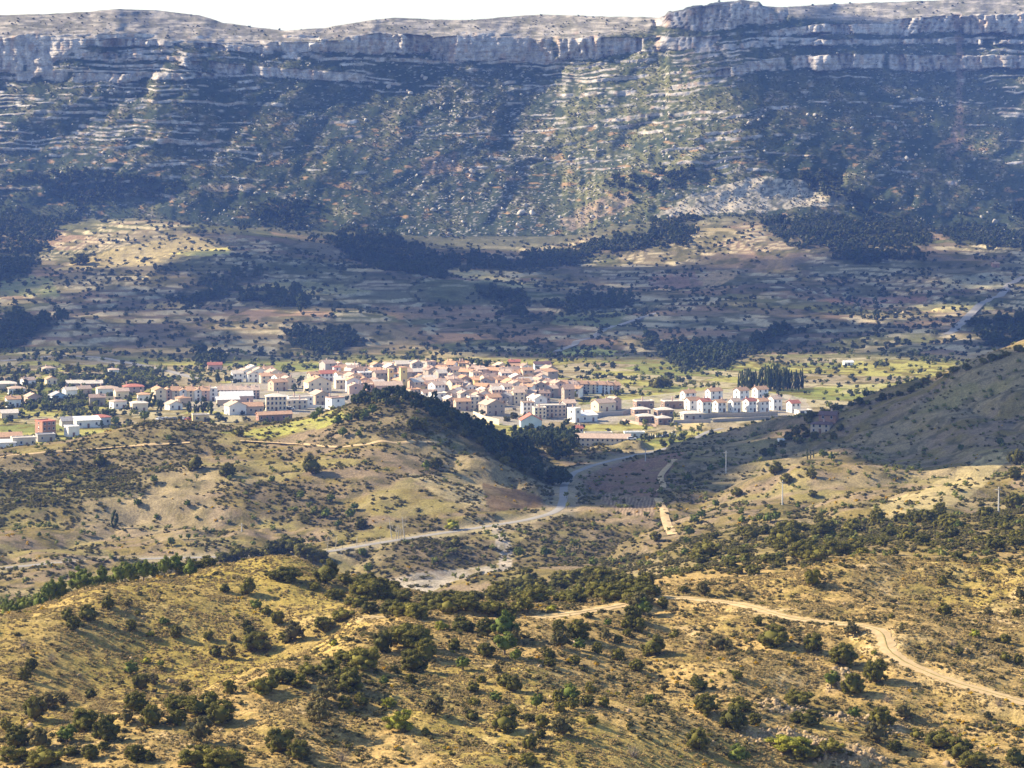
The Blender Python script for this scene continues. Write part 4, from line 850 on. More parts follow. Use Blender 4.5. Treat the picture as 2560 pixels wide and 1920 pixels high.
# mid hills
dk = zone_w(DARKGULLY, 14, 880, 1090); bb = zone_w(BAND, 16, 560, 860)
paleZ = np.clip(zone_w(PALE, 14, 880, 1100)+zone_w(LIT_PAINT_R, 10, 760, 1120)+zone_w(ORCH, 3, 980, 1250)+vw+zone_w(CLEAR, 6, 780, 900), 0, 1)
wM = (sst(.46, .66, fbm(Xg/14, Dg/11, 304, 4))+.06)*(1-.85*paleZ)+2.2*dk+.6*bb+1.0*scz
wM = wM*(1-.72*sst(1480, 1600, PXg)*sst(860, 940, Dg))
midm = (Dg > 560)*(Dg < 1250)*infr*on_tr*(1-qu)
pts = sample(19000, gw(midm*wM), 404); s = rS.uniform(.7, 2.1, len(pts))
scatter('hill_scrub', pts, np.stack([s, s, s*rS.uniform(.6, 1.0, len(s))], 1), rS.choice(3, len(s), p=[.36,.24,.40]), heath, 'scrub covering the middle hills', 4)
pts = sample(1100, gw(midm*(sst(.52, .66, fbm(Xg/22, Dg/18, 305, 3))*(1-dk)+.05)), 405); s = rS.uniform(1.2, 2.6, len(pts))
scatter('green_shrubs', pts, np.stack([s, s, s*.8], 1), rS.integers(0, 2, len(s)), lowfresh, 'light green shrubs sprinkled over the middle hills', 5)
WOOD = [(748,878),(800,850),(870,845),(930,858),(1010,905),(1090,955),(1170,1005),(1230,1040),(1215,1062),(1160,1040),(1080,1000),(1010,960),(950,915),(880,885),(800,880)]
wW = inpoly(PXg, PYg, WOOD)*((Dg > 1010) & (Dg < 1220)).astype(float)+inpoly(PXg, PYg, [(1100,940),(1230,925),(1250,960),(1220,1000),(1130,985)])*((Dg > 1050) & (Dg < 1400))*.8
vis_keep = vis.copy(); vis = vis | gw((Dg > 1060) & (Dg < 1190)).astype(bool)
pwm = mk('wood_pine', crown_geo(24, 22, 50, (.5,.5,.5), .03, .62, lo=-.5, rc=(.18,.3), inner=.62), M_dark)
pts = sample(800, gw(wW), 406); s = rS.uniform(2.6, 4.6, len(pts))
scatter('pine_wood', pts, np.stack([s, s, s*rS.uniform(.8, 1.15, len(s))], 1), rS.choice(3, len(s), p=[.25,.35,.40]), [KINDS['conifer'][0][0], KINDS['oak'][0][0], pwm], 'dark pine wood on the shaded back of the round hill', 6)
vis = vis_keep
# plain, town edge, valley
tw = np.clip(zone_w(TOWN, 6, 1290, 1900)+zone_w(NEWT, 6, 1290, 1900), 0, 1)
wP = ((Dg > 1240)*(Dg < 1960)*infr)*(1-tw)*(sst(.48, .66, fbm(Xg/30, Dg/26, 306, 4))+.10+sst(.05, .02, pe)*.8)
LEFTG = [(-100,800),(330,800),(420,870),(300,900),(100,905),(-100,930)]
wP = wP*(1+4*inpoly(PXg, PYg, LEFTG))
pts = sample(3400, gw(wP), 407); s = rS.uniform(1.6, 4.2, len(pts))
scatter('plain_bushes', pts, np.stack([s, s, s*rS.uniform(.7, 1.1, len(s))], 1), rS.choice(5, len(s), p=[.24,.24,.2,.16,.16]), lowtree+lowfresh, 'bushes and small trees round the town', 7)
wV = ((Dg > 1930)*infr)*(sst(.50, .60, fbm(Xg/60, Dg/50, 307, 4))+.03+.5*sst(.06, .02, ve)+.9*RISER)
pts = sample(5200, gw(wV), 408); s = rS.uniform(1.6, 4.6, len(pts))
scatter('valley_bushes', pts, np.stack([s, s, s*rS.uniform(.6, 1.0, len(s))], 1), rS.integers(0, 3, len(s)), lowtree, 'bushes and orchard trees over the terraced valley', 8)
wF = np.zeros(PYA.shape); PXA = np.broadcast_to(U[None, :], PYA.shape)
jx = (fbm(PXA/22, PYA/12, 310, 4)-.5)*70; jy = (fbm(PXA/22, PYA/12, 311, 4)-.5)*34
for poly in FORESTS: wF = np.maximum(wF, inpoly(PXA+jx, PYA+jy, poly).astype(float))
wF = wF*(DA > 1700)*(PXA > -140)*(PXA < 2350)*sst(.30, .55, fbm(XA/40, DA/40, 312, 3))
pts = sample(9000, wF, 409); s = rS.uniform(3.4, 7.0, len(pts))
scatter('pine_forest', pts, np.stack([s, s, s*rS.uniform(.7, 1.1, len(s))], 1), rS.choice(5, len(s), p=[.2,.2,.2,.2,.2]), lowcon+lowtree, 'dark pine forest along the foot of the mountain', 9)
M_ms = leaf_mat('mountain_leaf', (.058,.066,.032), (.11,.115,.05), .15)
mscrub = [mk('mountain_bush', crown_geo(s, 9, 22, (.5,.5,.5), .075, .42, sub=1, rc=(.24,.38), lo=-.6), M_ms) for s in (105, 106, 107)]
infm = (PXm > -140)*(PXm < 2350)
wMt = infm*(1-np.clip(CL*1.4, 0, 1))*(sst(.36, .6, nv1)+.15)*(1-.92*plateau)*sst(20, 60, PYm)
pts = sample(22000, mw(wMt), 410); s = rS.uniform(.8, 2.2, len(pts))
scatter('mountain_scrub', pts, np.stack([s, s, s*rS.uniform(.5, .9, len(s))], 1), rS.integers(0, 3, len(s)), mscrub, 'dark scrub over the mountain slopes', 10)
pts = sample(160, mw(infm*plateau*1.0), 411); s = rS.uniform(1.5, 3.5, len(pts))
scatter('plateau_scrub', pts, np.stack([s, s, s*.8], 1), rS.integers(0, 3, len(s)), lowtree, 'sparse bushes on the mountain top', 11)
# stones
def rock_geo(seed, sub=2):
    r = np.random.default_rng(seed); v, t = ico(sub); v = v.copy()
    for k in range(9):
        d = rdirs(r, 1)[0]; h = r.uniform(.45, .8); q = v@d; v -= np.clip(q-h, 0, None)[:, None]*d
    return v*np.array([.62,.55,.55]), t
M_rock = plain_mat('limestone', (.46,.41,.34), .2, 1.2, objvar=.18)
rocks = [mk('boulder', rock_geo(s), M_rock) for s in range(5)]
M_rockb = plain_mat('brown_rock', (.33,.24,.14), .25, 2, objvar=.2)
rub2 = [mk('stone', rock_geo(s, 1), M_rockb) for s in range(30, 34)]
rub = [mk('rubble', rock_geo(s, 1), M_rock) for s in range(20, 24)]
wR = infm*(1-plateau)*sst(90, 130, PYm)*(sst(.52, .66, fbm(PXm/34, PYm/28, 313, 4))+.15+4*lowrk*sst(120, 240, PYm))
pts = sample(3000, mw(wR), 412); s = rS.gamma(2.0, .6, len(pts))+.5
scatter('rubble', pts, np.stack([s, s, s*rS.uniform(.6, 1.0, len(s))], 1), rS.integers(0, 4, len(s)), rub, 'pale limestone rubble strewn down the mountain', 12, .4)
BOUL = [(840,188,14),(865,196,9),(888,203,12),(880,198,8),(912,165,9),(918,170,14),(1020,372,16),(1016,382,12),(1125,462,20),(1150,462,18),(1120,488,16),(1135,445,12),(1062,398,10),(868,300,6),(985,240,8),(1012,242,8),(952,235,10),(1640,260,8),(1617,268,14),(1648,252,9),(1958,342,12),(1978,336,10),(1760,250,10),(1745,248,9),(1935,278,12),(1040,420,10),(1090,405,10),(935,455,14),(950,452,10),(2150,480,14),(2170,500,12),(2120,470,9),(2190,520,10),(1230,340,10),(1180,345,10),(1290,320,8),(1350,345,8),(1455,318,9),(1447,340,9),(990,250,7),(1005,365,9),(900,380,8),(1060,340,8),(760,305,8),(1000,430,12),(870,480,12),(600,128,7),(350,112,8),(568,122,9),(1000,130,10),(1060,122,8),(895,125,8),(2000,270,7),(2105,345,9),(1560,300,8),(1700,236,9),(1280,470,12),(1310,450,10),(1210,470,10),(1000,480,10),(1080,470,12)]
for i, (px, py, w) in enumerate(BOUL):
    p = at(px, py); s = w*p[1]/F*.9
    tag(link('boulder', rocks[i % 5], None, (p[0], p[1]-.1*s, p[2]+.15*s), (rp.random(), rp.random(), rp.random()*6), (s, s, s*rp.uniform(.7, 1))), '%s pale limestone boulder %s' % (size(w, 9, 13), 'right below the high cliff' if py < 215 else 'low on the mountain above the dark forest' if py > 390 else 'on the bouldery middle slope of the mountain'), 'boulder', 'boulders on the mountain slope')
pts = sample(1400, gw((Dg < 560)*infr*(rkw*2+.004)), 413); s = rS.gamma(2, .16, len(pts))+.12
scatter('outcrop_stones', pts, np.stack([s, s, s], 1), rS.integers(0, 4, len(s)), rub2, 'stones and broken rock on the foreground slope', 13, .5)
# ------------------------------------------------------------------ buildings
WALL = {k: plain_mat('wall_'+k, c, .07, .5, objvar=.07) for k, c in {
    'white': (.80,.77,.71), 'cream': (.72,.60,.42), 'tan': (.52,.40,.29), 'pink': (.58,.40,.31), 'grey': (.42,.38,.34), 'yellow': (.70,.52,.24), 'brick': (.36,.20,.14), 'stone': (.40,.33,.26), 'blue': (.50,.60,.66), 'brown': (.29,.20,.15)}.items()}
ROOF = {k: plain_mat('roof_'+k, c, .22, 1.3, objvar=.10, bump=.5) for k, c in {
    'orange': (.52,.31,.18), 'tan': (.52,.38,.28), 'brown': (.36,.25,.19), 'red': (.42,.16,.11), 'pale': (.66,.57,.46), 'grey': (.35,.33,.32), 'white': (.75,.72,.67), 'dark': (.16,.10,.09)}.items()}
M_glass = plain_mat('window_glass', (.035,.04,.05), .2, 2, .2, .5)
M_shut = plain_mat('shutter', (.18,.11,.07), .2, 3, objvar=.4)
M_frame = plain_mat('window_frame', (.55,.52,.47), .1, 3)
M_wallst = plain_mat('dry_wall', (.40,.34,.27), .2, 1.5, bump=.4)
def boxes(name, lst, mat, bevel=0):
    """one mesh from boxes (x0,x1,y0,y1,z0,z1)"""
    V = []; Fc = []
    for (x0, x1, y0, y1, z0, z1) in lst:
        b = len(V); V += [(x0,y0,z0),(x1,y0,z0),(x1,y1,z0),(x0,y1,z0),(x0,y0,z1),(x1,y0,z1),(x1,y1,z1),(x0,y1,z1)]
        Fc += [(b,b+3,b+2,b+1),(b+4,b+5,b+6,b+7),(b,b+1,b+5,b+4),(b+1,b+2,b+6,b+5),(b+2,b+3,b+7,b+6),(b+3,b,b+4,b+7)]
    return mesh_np(name, V, Fc, mat)
def poly_mesh(name, V, Fc, mat):
    me = bpy.data.meshes.new(name); me.from_pydata(V, [], Fc); me.update(); me.materials.append(mat); return me
WIN = boxes('window', [(-.5,-.40,-.06,.0,0,1),(.40,.5,-.06,.0,0,1),(-.40,.40,-.06,.0,0,.08),(-.40,.40,-.06,.0,.92,1),(-.58,.58,-.12,.0,-.08,-.003)], M_frame)
PANE = boxes('pane', [(-.40,.40,-.035,.0,.08,.92)], M_glass)
DOOR = boxes('door', [(-.5,.5,-.05,.0,0,1)], M_shut)
CHIM = boxes('chimney', [(-.28,.28,-.28,.28,-.8,1.0),(-.36,.36,-.36,.36,1.0,1.12)], WALL['pink'])
GAR = boxes('garage_door', [(-.5,.5,-.05,.0,0,1)], M_glass)
rb = random.Random(11)
def wall_mesh(w, d, h, rise, ridge, mat):
    x, y = w/2, d/2; b = -3.0
    V = [(-x,-y,b),(x,-y,b),(x,y,b),(-x,y,b),(-x,-y,h),(x,-y,h),(x,y,h),(-x,y,h)]
    Fc = [(3,2,1,0),(0,1,5,4),(1,2,6,5),(2,3,7,6),(3,0,4,7)]
    if ridge == 'x': V += [(-x,0,h+rise),(x,0,h+rise)]; Fc[4] = (3,0,4,8,7); Fc[2] = (1,2,6,9,5); Fc += [(4,5,9,8),(6,7,8,9)]
    elif ridge == 'y': V += [(0,-y,h+rise),(0,y,h+rise)]; Fc[1] = (0,1,5,8,4); Fc[3] = (2,3,7,9,6); Fc += [(5,6,9,8),(7,4,8,9)]
    else: Fc += [(4,5,6,7)]
    return poly_mesh('wall', V, Fc, mat)
def slab(V4, t):
    V = [tuple(p) for p in V4]+[(p[0], p[1], p[2]+t) for p in V4]
    return V, [(3,2,1,0),(4,5,6,7),(0,1,5,4),(1,2,6,5),(2,3,7,6),(3,0,4,7)]
def roof_mesh(w, d, h, rise, kind, mat):
    ox, t = .4, .22; V = []; Fc = []
    def add(q):
        v, f = slab(q, t); b = len(V); V.extend(v); Fc.extend([tuple(i+b for i in g) for g in f])
    e = .02
    if kind == 'x':
        x, y = w/2+ox, d/2+ox; k = rise/(d/2); lo = h-k*ox+e
        add([(-x,-y,lo),(x,-y,lo),(x,0,h+rise+e),(-x,0,h+rise+e)]); add([(-x,0.002,h+rise+e+.001),(x,0.002,h+rise+e+.001),(x,y,lo),(-x,y,lo)])
    elif kind == 'y':
        x, y = w/2+ox, d/2+ox; k = rise/(w/2); lo = h-k*ox+e
        add([(-x,-y,lo),(0,-y,h+rise+e),(0,y,h+rise+e),(-x,y,lo)]); add([(0.002,-y,h+rise+e+.001),(x,-y,lo),(x,y,lo),(0.002,y,h+rise+e+.001)])
    elif kind == 'hip':
        x, y = w/2+ox, d/2+ox; m = min(x, y); top = h+rise
        rx = max(x-m, .05); ry = max(y-m, .05)
        V = [(-x,-y,h),(x,-y,h),(x,y,h),(-x,y,h),(-x,-y,h+.15),(x,-y,h+.15),(x,y,h+.15),(-x,y,h+.15),(-rx,-ry,top),(rx,-ry,top),(rx,ry,top),(-rx,ry,top)]
        Fc = [(3,2,1,0),(0,1,5,4),(1,2,6,5),(2,3,7,6),(3,0,4,7),(4,5,9,8),(5,6,10,9),(6,7,11,10),(7,4,8,11),(8,9,10,11)]
    elif kind == 'shed':
        x, y = w/2+ox, d/2+ox; add([(-x,-y,h+.02),(x,-y,h+.02),(x,y,h+rise),(-x,y,h+rise)])
    else:
        x, y = w/2+.12, d/2+.12
        for q in ((-x,x,-y,-y+.3),(-x,x,y-.3,y),(-x,-x+.3,-y+.3,y-.3),(x-.3,x,-y+.3,y-.3)):
            add([(q[0],q[2],h-.1),(q[1],q[2],h-.1),(q[1],q[3],h-.1),(q[0],q[3],h-.1)]); 
        V = [(a, b, c if i % 8 < 4 else c+.35) for i, (a, b, c) in enumerate(V)]
        b = len(V); v, f = slab([(-x+.3,-y+.3,h+.02),(x-.3,-y+.3,h+.02),(x-.3,y-.3,h+.02),(-x+.3,y-.3,h+.02)], .08); V += v; Fc += [tuple(i+b for i in g) for g in f]
    return poly_mesh('roof', V, Fc, mat)
def part(name, me, par, loc, rz=0, sc_=(1, 1, 1)):
    return link(name, me, par, loc, rz, sc_)
def house(px, py, w, d, h, rot, ridge, wall, roof, label, cat='house', group=None, name='house', rise=None, win=(2, 2), left=True, chim=1, door=True, gar=0, winsz=(1.0, 1.25), pos=None, upper=False, dmin=None):
    if dmin is None: dmin = 0 if px > 1660 and py > 900 else 1190 if px < 260 and py > 890 else 1300 if px < 1000 else 1250
    p = pos or at(px, py, dmin)
    a = math.radians(rot); back = (abs(w*math.sin(a))+abs(d*math.cos(a)))/2*.9
    x, y = p[0]*(p[1]+back)/p[1], p[1]+back
    zb = min(p[2], float(gz(x, y)))
    e = link(name, None, None, (x, y, zb), a); e.empty_display_size = .5
    w *= .9; d *= .9; h *= .88
    if rise is None: rise = .22*(d if ridge == 'x' else w if ridge == 'y' else min(w, d))*(1 if ridge in ('x', 'y') else .8)
    part('wall', wall_mesh(w, d, h, rise, ridge, WALL[wall]), e, (0, 0, 0))
    rf = part('roof', roof_mesh(w, d, h, rise, ridge, ROOF[roof]), e, (0, 0, 0))
    for c in range(chim): part('chimney', CHIM, rf, (w*rb.uniform(-.35, .35), d*rb.uniform(-.1, .3), h+rise*.7), 0, (1, 1, rb.uniform(.9, 1.4)))
    nc, ns = win; sh = h/max(ns, 1)
    def face(n, L, place, skipdoor=-1):
        for f in range(ns):
            if upper and f < ns-1: continue
            for i in range(n):
                if f == 0 and i == skipdoor: continue
                s = (i+.5)/n-.5
                q, rz = place(s*L); wi = part('window', WIN, e, (q[0], q[1], f*sh+sh*.38), rz, (winsz[0], 1, winsz[1])); link('pane', PANE, wi)
    sd = nc//2 if door and not gar else -1
    if gar:
        for i in range(gar): part('garage_door', GAR, e, ((i+.5)/gar*w-w/2, -d/2-.002, 0), 0, (min(3.0, w/gar*.6), 1, 2.6))
    if nc: face(nc, w, lambda s: ((s, -d/2-.002), 0), sd)
    if door and not gar: part('door', DOOR, e, (((sd+.5)/nc-.5)*w if nc else 0, -d/2-.002, 0), 0, (1.1, 1, 2.1))
    nl = max(1, int(d//4.5))
    if left and nc: face(nl, d, lambda s: ((-w/2-.002, -s), -math.pi/2))
    tag(e, label, cat, group); return e

G = None
# workshops at the left
house(98,944,7.5,9,8.0,35,'flat','brick','red','tall orange-brick block rising above the grey workshop','building',name='brick_block',win=(3,3),chim=0)
house(50,966,11.5,7,4.6,18,'flat','cream','pale','wide beige workshop with a flat roof beside the yard','workshop',name='workshop',win=(4,1),chim=0)
house(98,955,9,7,3.6,20,'flat','grey','grey','grey flat-roofed workshop in front of the brick block','workshop',name='workshop',win=(2,1),chim=0)
house(155,944,6,8,5.2,25,'flat','white','white','white boxy workshop next to the bare ground','workshop',name='workshop',win=(1,1),chim=0)
house(188,925,13,8,4.0,20,'shed','white','white','long white warehouse with a pale shed roof','warehouse',name='warehouse',rise=1.2,win=(3,1),chim=0)
house(216,920,10,8,4.4,22,'hip','white','red','white warehouse under a bright red hipped roof','warehouse',name='warehouse',win=(3,1),chim=0)
house(155,922,12,8,3.2,20,'x','grey','grey','dark grey low shed behind the white workshop','shed',name='shed',win=(0,0),chim=0,door=False)
house(20,958,12,8,3.4,18,'x','pink','orange','low pink shed with an orange roof behind the beige workshop','shed',name='shed',win=(0,0),chim=0,door=False)
house(8,968,12,9,2.8,10,'shed','white','white','low white shed with a flat pale roof by the parking yard','shed',name='shed',rise=.5,win=(0,0),chim=0,door=False)
# villas among the trees
house(12,843,13,9,4.2,15,'hip','cream','pale','cream villa with a broad pale hipped roof among the trees','villa',name='villa',win=(3,1))
house(35,852,10,8,3.6,15,'hip','white','tan','low villa with a tan hipped roof behind a thin cypress','villa',name='villa',win=(3,1))
house(160,838,10,7,3.2,10,'x','pink','pale','left half of a long pink house with a pale roof','house',name='house',win=(3,1))
house(197,838,14,7,3.0,10,'x','brick','pale','right half of a long pink house with a pale roof','house',name='house',win=(5,1))
house(232,856,13,9,4.6,15,'hip','white','tan','white villa with a small upper storey behind a pale garden wall','villa',name='villa',win=(3,1))
house(288,853,12,9,5.0,15,'hip','pink','red','pink villa with a red roof and terrace','villa',name='villa',win=(3,2))
house(125,868,9,8,3.6,25,'y','blue','grey','small blue-white house with a dark gable opening','house',name='house',win=(1,1))
house(20,905,9,7,3.2,15,'x','cream','pale','low cream shed hidden between bushes and pines','shed',name='shed',win=(1,1),chim=0)
for i, (px, py, w, wl, rf, wh) in enumerate(((60,832,8,'white','tan','beside the tall garden conifers'),(110,830,7,'cream','orange','beside the tall garden conifers'),(262,862,8,'cream','tan','below the pink villa'),(310,872,7,'white','orange','below the pink villa'),(180,852,8,'tan','tan','behind the blue-white house'),(150,862,7,'white','pale','behind the blue-white house'),(70,872,8,'pink','tan','in the thick garden trees'),(28,880,8,'white','orange','in the thick garden trees'),(210,878,9,'stone','brown','between the garden walls and the workshops'),(255,884,8,'white','tan','between the garden walls and the workshops'),(300,890,9,'cream','pale','by the road into town'),(375,886,8,'white','tan','by the road into town'),(395,880,7,'tan','orange','under the terrace row'),(245,812,7,'white','tan','on the bank under the slanting pale road'),(105,806,8,'cream','tan','on the bank under the slanting pale road'))):
    house(px, py, w, 7, rb.uniform(3.4, 5.4), rb.choice((12, 20, 30)), rb.choice(('x', 'y', 'hip')), wl, rf, '%s garden house with %s roof %s' % (wl, rf, wh), 'house', 'houses in the gardens outside the town', 'garden_house', win=(2, 1))
# terrace row with gables
house(343,871,6.5,11,8.0,20,'y','cream','orange','tall cream end house of the gabled terrace row','house','gabled terrace row','end_house',win=(1,3))
for i in range(6):
    house(362+i*16,867,4.4,9,6.6,15,'y' if i % 2 == 0 else 'x',['pink','cream','white','cream','white','pink'][i],'orange','narrow terraced house in the orange-roofed gabled row','house','gabled terrace row','terraced_house',win=(1,3),left=False)
house(458,866,5,9,7.4,15,'flat','white','pale','white flat-topped end wall of the pink terrace row','house',None,'end_house',win=(1,3))
for i in range(6):
    house(474+i*15.5,862,4.2,9,5.6,12,'x','pink' if i % 2 else 'white','tan','narrow terraced house in the pink and white row','house','pink and white terrace row','terraced_house',win=(2,3),left=False)
house(510,872,19,10,4.6,12,'x','pink','white','long pink hall with a blown white roof','hall',name='hall',win=(3,1),chim=0)
house(492,876,13,6,3.4,12,'shed','tan','white','low lean-to with a white roof before the long hall','shed',name='lean_to',rise=1.0,win=(0,0),chim=0,door=False)
house(508,897,10,9,5.2,25,'y','white','tan','white farmhouse with a bright gable end','farmhouse',name='farmhouse',win=(2,1))
house(545,895,11,8,4.4,15,'x','tan','orange','farm wing with an orange roof and dark openings','farmhouse',name='farm_wing',win=(4,1))
house(596,888,11.5,9,8.2,8,'hip','cream','cream' if False else 'pale','beige three-storey apartment block with rows of dark arches','apartment block',name='apartment_block',win=(5,3),winsz=(1.1,1.5))
house(592,911,19,6,3.6,20,'x','brick','orange','long brown barn with an orange roof beside the meadow','barn',name='barn',win=(6,1),chim=0)
house(433,911,9,6,3.6,12,'flat','yellow','pale','low yellow building with flat roof beside the parked cars','building',name='low_building',win=(2,1),chim=0)
house(648,880,14,8,6.0,14,'flat','white','pale','long white building with a flat roof above the meadow','building',name='white_building',win=(5,2))
house(690,876,9,9,6.6,28,'y','tan','tan','tan house with bright left wall and small dark windows','house',name='house',win=(3,2))
house(724,886,8.5,8,7.0,30,'flat','white','brown','bright white block beside the start of the pine wood','house',name='white_block',win=(1,2))
house(640,884,12,7,5.0,12,'flat','cream','pale','cream building with garage openings on the town edge','building',name='cream_building',win=(4,2))
# upper left cluster
k = 0
for px, py, w, wl, rf in ((528,818,8,'white','tan'),(545,813,8,'white','pale'),(560,820,9,'white','tan'),(578,815,7,'pink','orange'),(590,824,9,'cream','tan'),(604,832,8,'white','orange'),(575,828,8,'cream','orange'),(620,840,9,'cream','tan'),(600,845,10,'tan','orange'),(545,826,7,'white','tan'),(512,826,7,'white','pale')):
    house(px,py,w,7.5,4.8+rb.random()*1.5,rb.choice((15,25,35)),rb.choice('xy'),wl,rf,'%s house with %s roof in the cluster below the dark trees' % (wl, rf),'house','hillside house cluster','house',win=(2,2))
# landmarks of the old town
house(708,824,11,8,5.4,16,'x','white','red','white villa with red roof topping the old town','villa',name='villa',win=(4,2))
house(727,822,4.5,4.5,9.0,16,'hip','white','red','small white lookout tower beside the red-roofed villa','tower',name='lookout_tower',win=(1,3))
house(686,848,15,10,6.6,22,'y','cream','orange','large gabled house with an orange roof below the red-roofed villa','house',name='gabled_house',win=(3,2))
house(792,828,10.5,8,7.0,12,'flat','grey','white','grey glazed block with flat white roof in the old town','building',name='glazed_block',win=(5,3))
t = house(871,850,4.2,4.2,16.5,16,'hip','yellow','orange','yellow square bell tower rising above the church roof','bell tower',name='bell_tower',win=(1,3),chim=0)
house(844,838,3.2,3.2,12.5,16,'hip','yellow','tan','smaller yellow turret beside the church','turret',name='church_turret',win=(1,3),chim=0)
house(838,852,17,9,5.6,10,'x','pink','tan','church nave with a long tan roof between the two yellow towers','church',name='church_nave',win=(3,1),chim=0)
house(900,820,11,8,5.4,18,'x','brick','pale','brick house with a pale roof at the upper edge of the old town','house',name='brick_house',win=(4,2))
house(1171,800,11.5,7,4.6,6,'x','white','dark','long bright white house with dark roof in the fields above town','house',name='field_house',win=(1,1))
house(1111,793,8,6,4.0,6,'x','brick','red','small brick house with red roof above the conifers','house',name='field_house',win=(3,1))
house(1138,816,8,7,5.0,15,'hip','cream','tan','cream villa with a tan hipped roof beside the conifers','villa',name='villa',win=(2,2))
house(1062,898,12,10,6.4,30,'y','stone','tan','large stone house with a bright white left wall over a terrace','house',name='stone_house',win=(3,2))
house(1022,884,6,7,7.2,18,'flat','cream','pale','tall narrow cream house above the pine wood','house',name='narrow_house',win=(2,3))
house(998,887,9,7,5.4,15,'x','tan','orange','tan house with an orange roof above the pine wood','house',name='house',win=(2,2))
house(948,873,9.5,8,6.2,30,'flat','white','pale','bright white double block at the edge of the pine wood','house',name='white_block',win=(1,2))
house(1146,925,12,10,4.4,6,'y','blue','red','warehouse with a pale blue gable and red roof','warehouse',name='warehouse',rise=3.0,win=(0,0),chim=0)
house(1140,898,7,8,7.6,10,'flat','white','tan','white apartment block with blue-grey windows beside the long tan block','apartment block',name='apartment_block',win=(3,3))
house(1190,902,17,8,7.0,8,'flat','tan','pale','long tan apartment block with rows of dark windows','apartment block',name='apartment_block',win=(7,3))
house(1165,905,7,7,6.4,10,'flat','cream','pale','cream apartment block stepped before the long tan block','apartment block',name='apartment_block',win=(3,3))
house(1228,898,7,8,7.4,12,'x','grey','tan','grey end block of the apartment row','apartment block',name='apartment_block',win=(2,3))
house(1160,884,9,8,6.4,35,'y','white','pale','white arched hall with a tall bright gable','hall',name='arched_hall',win=(1,2))
house(1240,913,4.2,7,8.0,40,'flat','white','white','tall bright white slab at the corner of the embankment','house',name='white_slab',win=(1,2))
house(1266,912,11,8,3.6,25,'shed','white','white','low white house with a long sloping pale roof by the embankment','house',name='low_white_house',rise=1.8,win=(2,1))
for i, (px, w, wl, rf) in enumerate(((1190,8,'white','tan'),(1212,7,'grey','orange'),(1232,7,'pink','tan'),(1252,8,'grey','orange'),(1272,7,'cream','orange'),(1292,8,'blue','orange'),(1310,6,'white','orange'),(1325,7,'pink','orange'))):
    house(px,850,w,8,6.6-.2*i,18,'x',wl,rf,'%s house with %s roof in the row above the green gully' % (wl, rf),'house','house row above the gully','row_house',win=(2,3),left=True)
house(1303,889,12,9,5.0,30,'x','cream','tan','cream house with a rambling tan roof above the dark embankment','house',name='rambling_house',win=(3,1))
house(1325,886,7,7,6.2,35,'y','pink','tan','pink house adjoining the rambling cream house','house',name='house',win=(1,2))
# modern terraced villas with brick fronts
for i, (px, py, w) in enumerate(((1390,883,11),(1452,883,12),(1384,899,10),(1434,900,10),(1494,908,12),(1394,914,10),(1432,918,8))):
    house(px,py,w,8,3.8 if i not in (0, 1) else 4.4,14,'hip' if i > 1 else 'flat','brown' if i != 4 else 'grey','pale',
          ['modern villa with flat pale roof at the uphill end beside a cypress','modern villa with flat pale roof at the uphill end below the white houses','brick-fronted villa with pale hipped roof over a white garage','brick-fronted villa with pale hipped roof between two gardens','wide grey villa with pale hipped roof behind the long wall','low brick-fronted villa with pale roof at the lower edge','brick-fronted villa with a bright white end wall at the lower edge'][i],'villa','modern brick-fronted villas','modern_villa',win=(3,1),gar=0,winsz=(1.6,1.2))
# white gabled houses
WH = [(1486,868,30,'uphill white house next to the modern villas'),(1542,864,30,'uphill white house with a long red roof in the middle'),(1601,864,30,'uphill white house with red roof terrace'),(1642,860,30,'uphill white house below the cypress stand'),(1496,886,28,'white gabled house squeezed behind the row end')]
for px, py, r, lab in WH: house(px,py,8.2*rb.uniform(.9,1.15),6.4,5.6*rb.uniform(.88,1.1),r+rb.uniform(-5,5),'x','white','orange',lab+' on the estate','house','white houses of the new estate','white_house',rise=1.5,win=(2,2))
for px, py in ((1521,893),(1552,890),(1588,892),(1619,890),(1646,890),(1675,886),(1715,893)):
    house(px+rb.uniform(-2,2),py+rb.uniform(-1,1),5.6*rb.uniform(.9,1.15),6.2,6.6*rb.uniform(.88,1.1),30+rb.uniform(-6,6),'x','white',rb.choice(('orange','orange','tan','red')),'white gabled house with tiled roof in the front row of the estate','house','front row of white estate houses','white_house',rise=1.4,win=(2,2))
house(1735,897,9,6,2.6,25,'flat','white','pale','low white garage at the end of the white house row','garage',name='garage',win=(0,0),gar=2,chim=0)
# below the estate
house(1249,945,4.2,6,5.2,12,'x','white','red','small white two-storey house at the end of the garages','house',name='house',win=(2,2))
house(1292,947,15,5,3.0,4,'flat','white','pale','long white garage block with dark doors','garages',name='garage_block',win=(0,0),gar=5,chim=0)
house(1370,946,11,5,3.0,4,'flat','white','white','low white shed behind the dark hedge','shed',name='shed',win=(3,1),gar=0,chim=0)
house(1303,987,27,8,4.6,-6,'x','cream','tan','long two-storey farm building with rows of small windows beside the road','farm building',name='farm_building',win=(11,2),chim=0,winsz=(.9,.9))
house(1775,938,9,7,4.4,-20,'hip','tan','dark','country house with dark red roof shaded among trees on the hill','country house',name='country_house',win=(3,2))
house(1790,922,8,6,5.4,-20,'x','brick','dark','rear wing of the shaded country house with tall chimney','country house',name='country_house_wing',win=(2,2))
house(1687,959,2.6,2.4,1.8,10,'flat','white','white','tiny white hut at the top of the grassy slope','hut',name='hut',win=(0,0),chim=0)
house(464,800,10,7,4.0,10,'x','pink','red','farmhouse with red roof hidden by dark trees above the villas','farmhouse',name='farmhouse',win=(2,1))
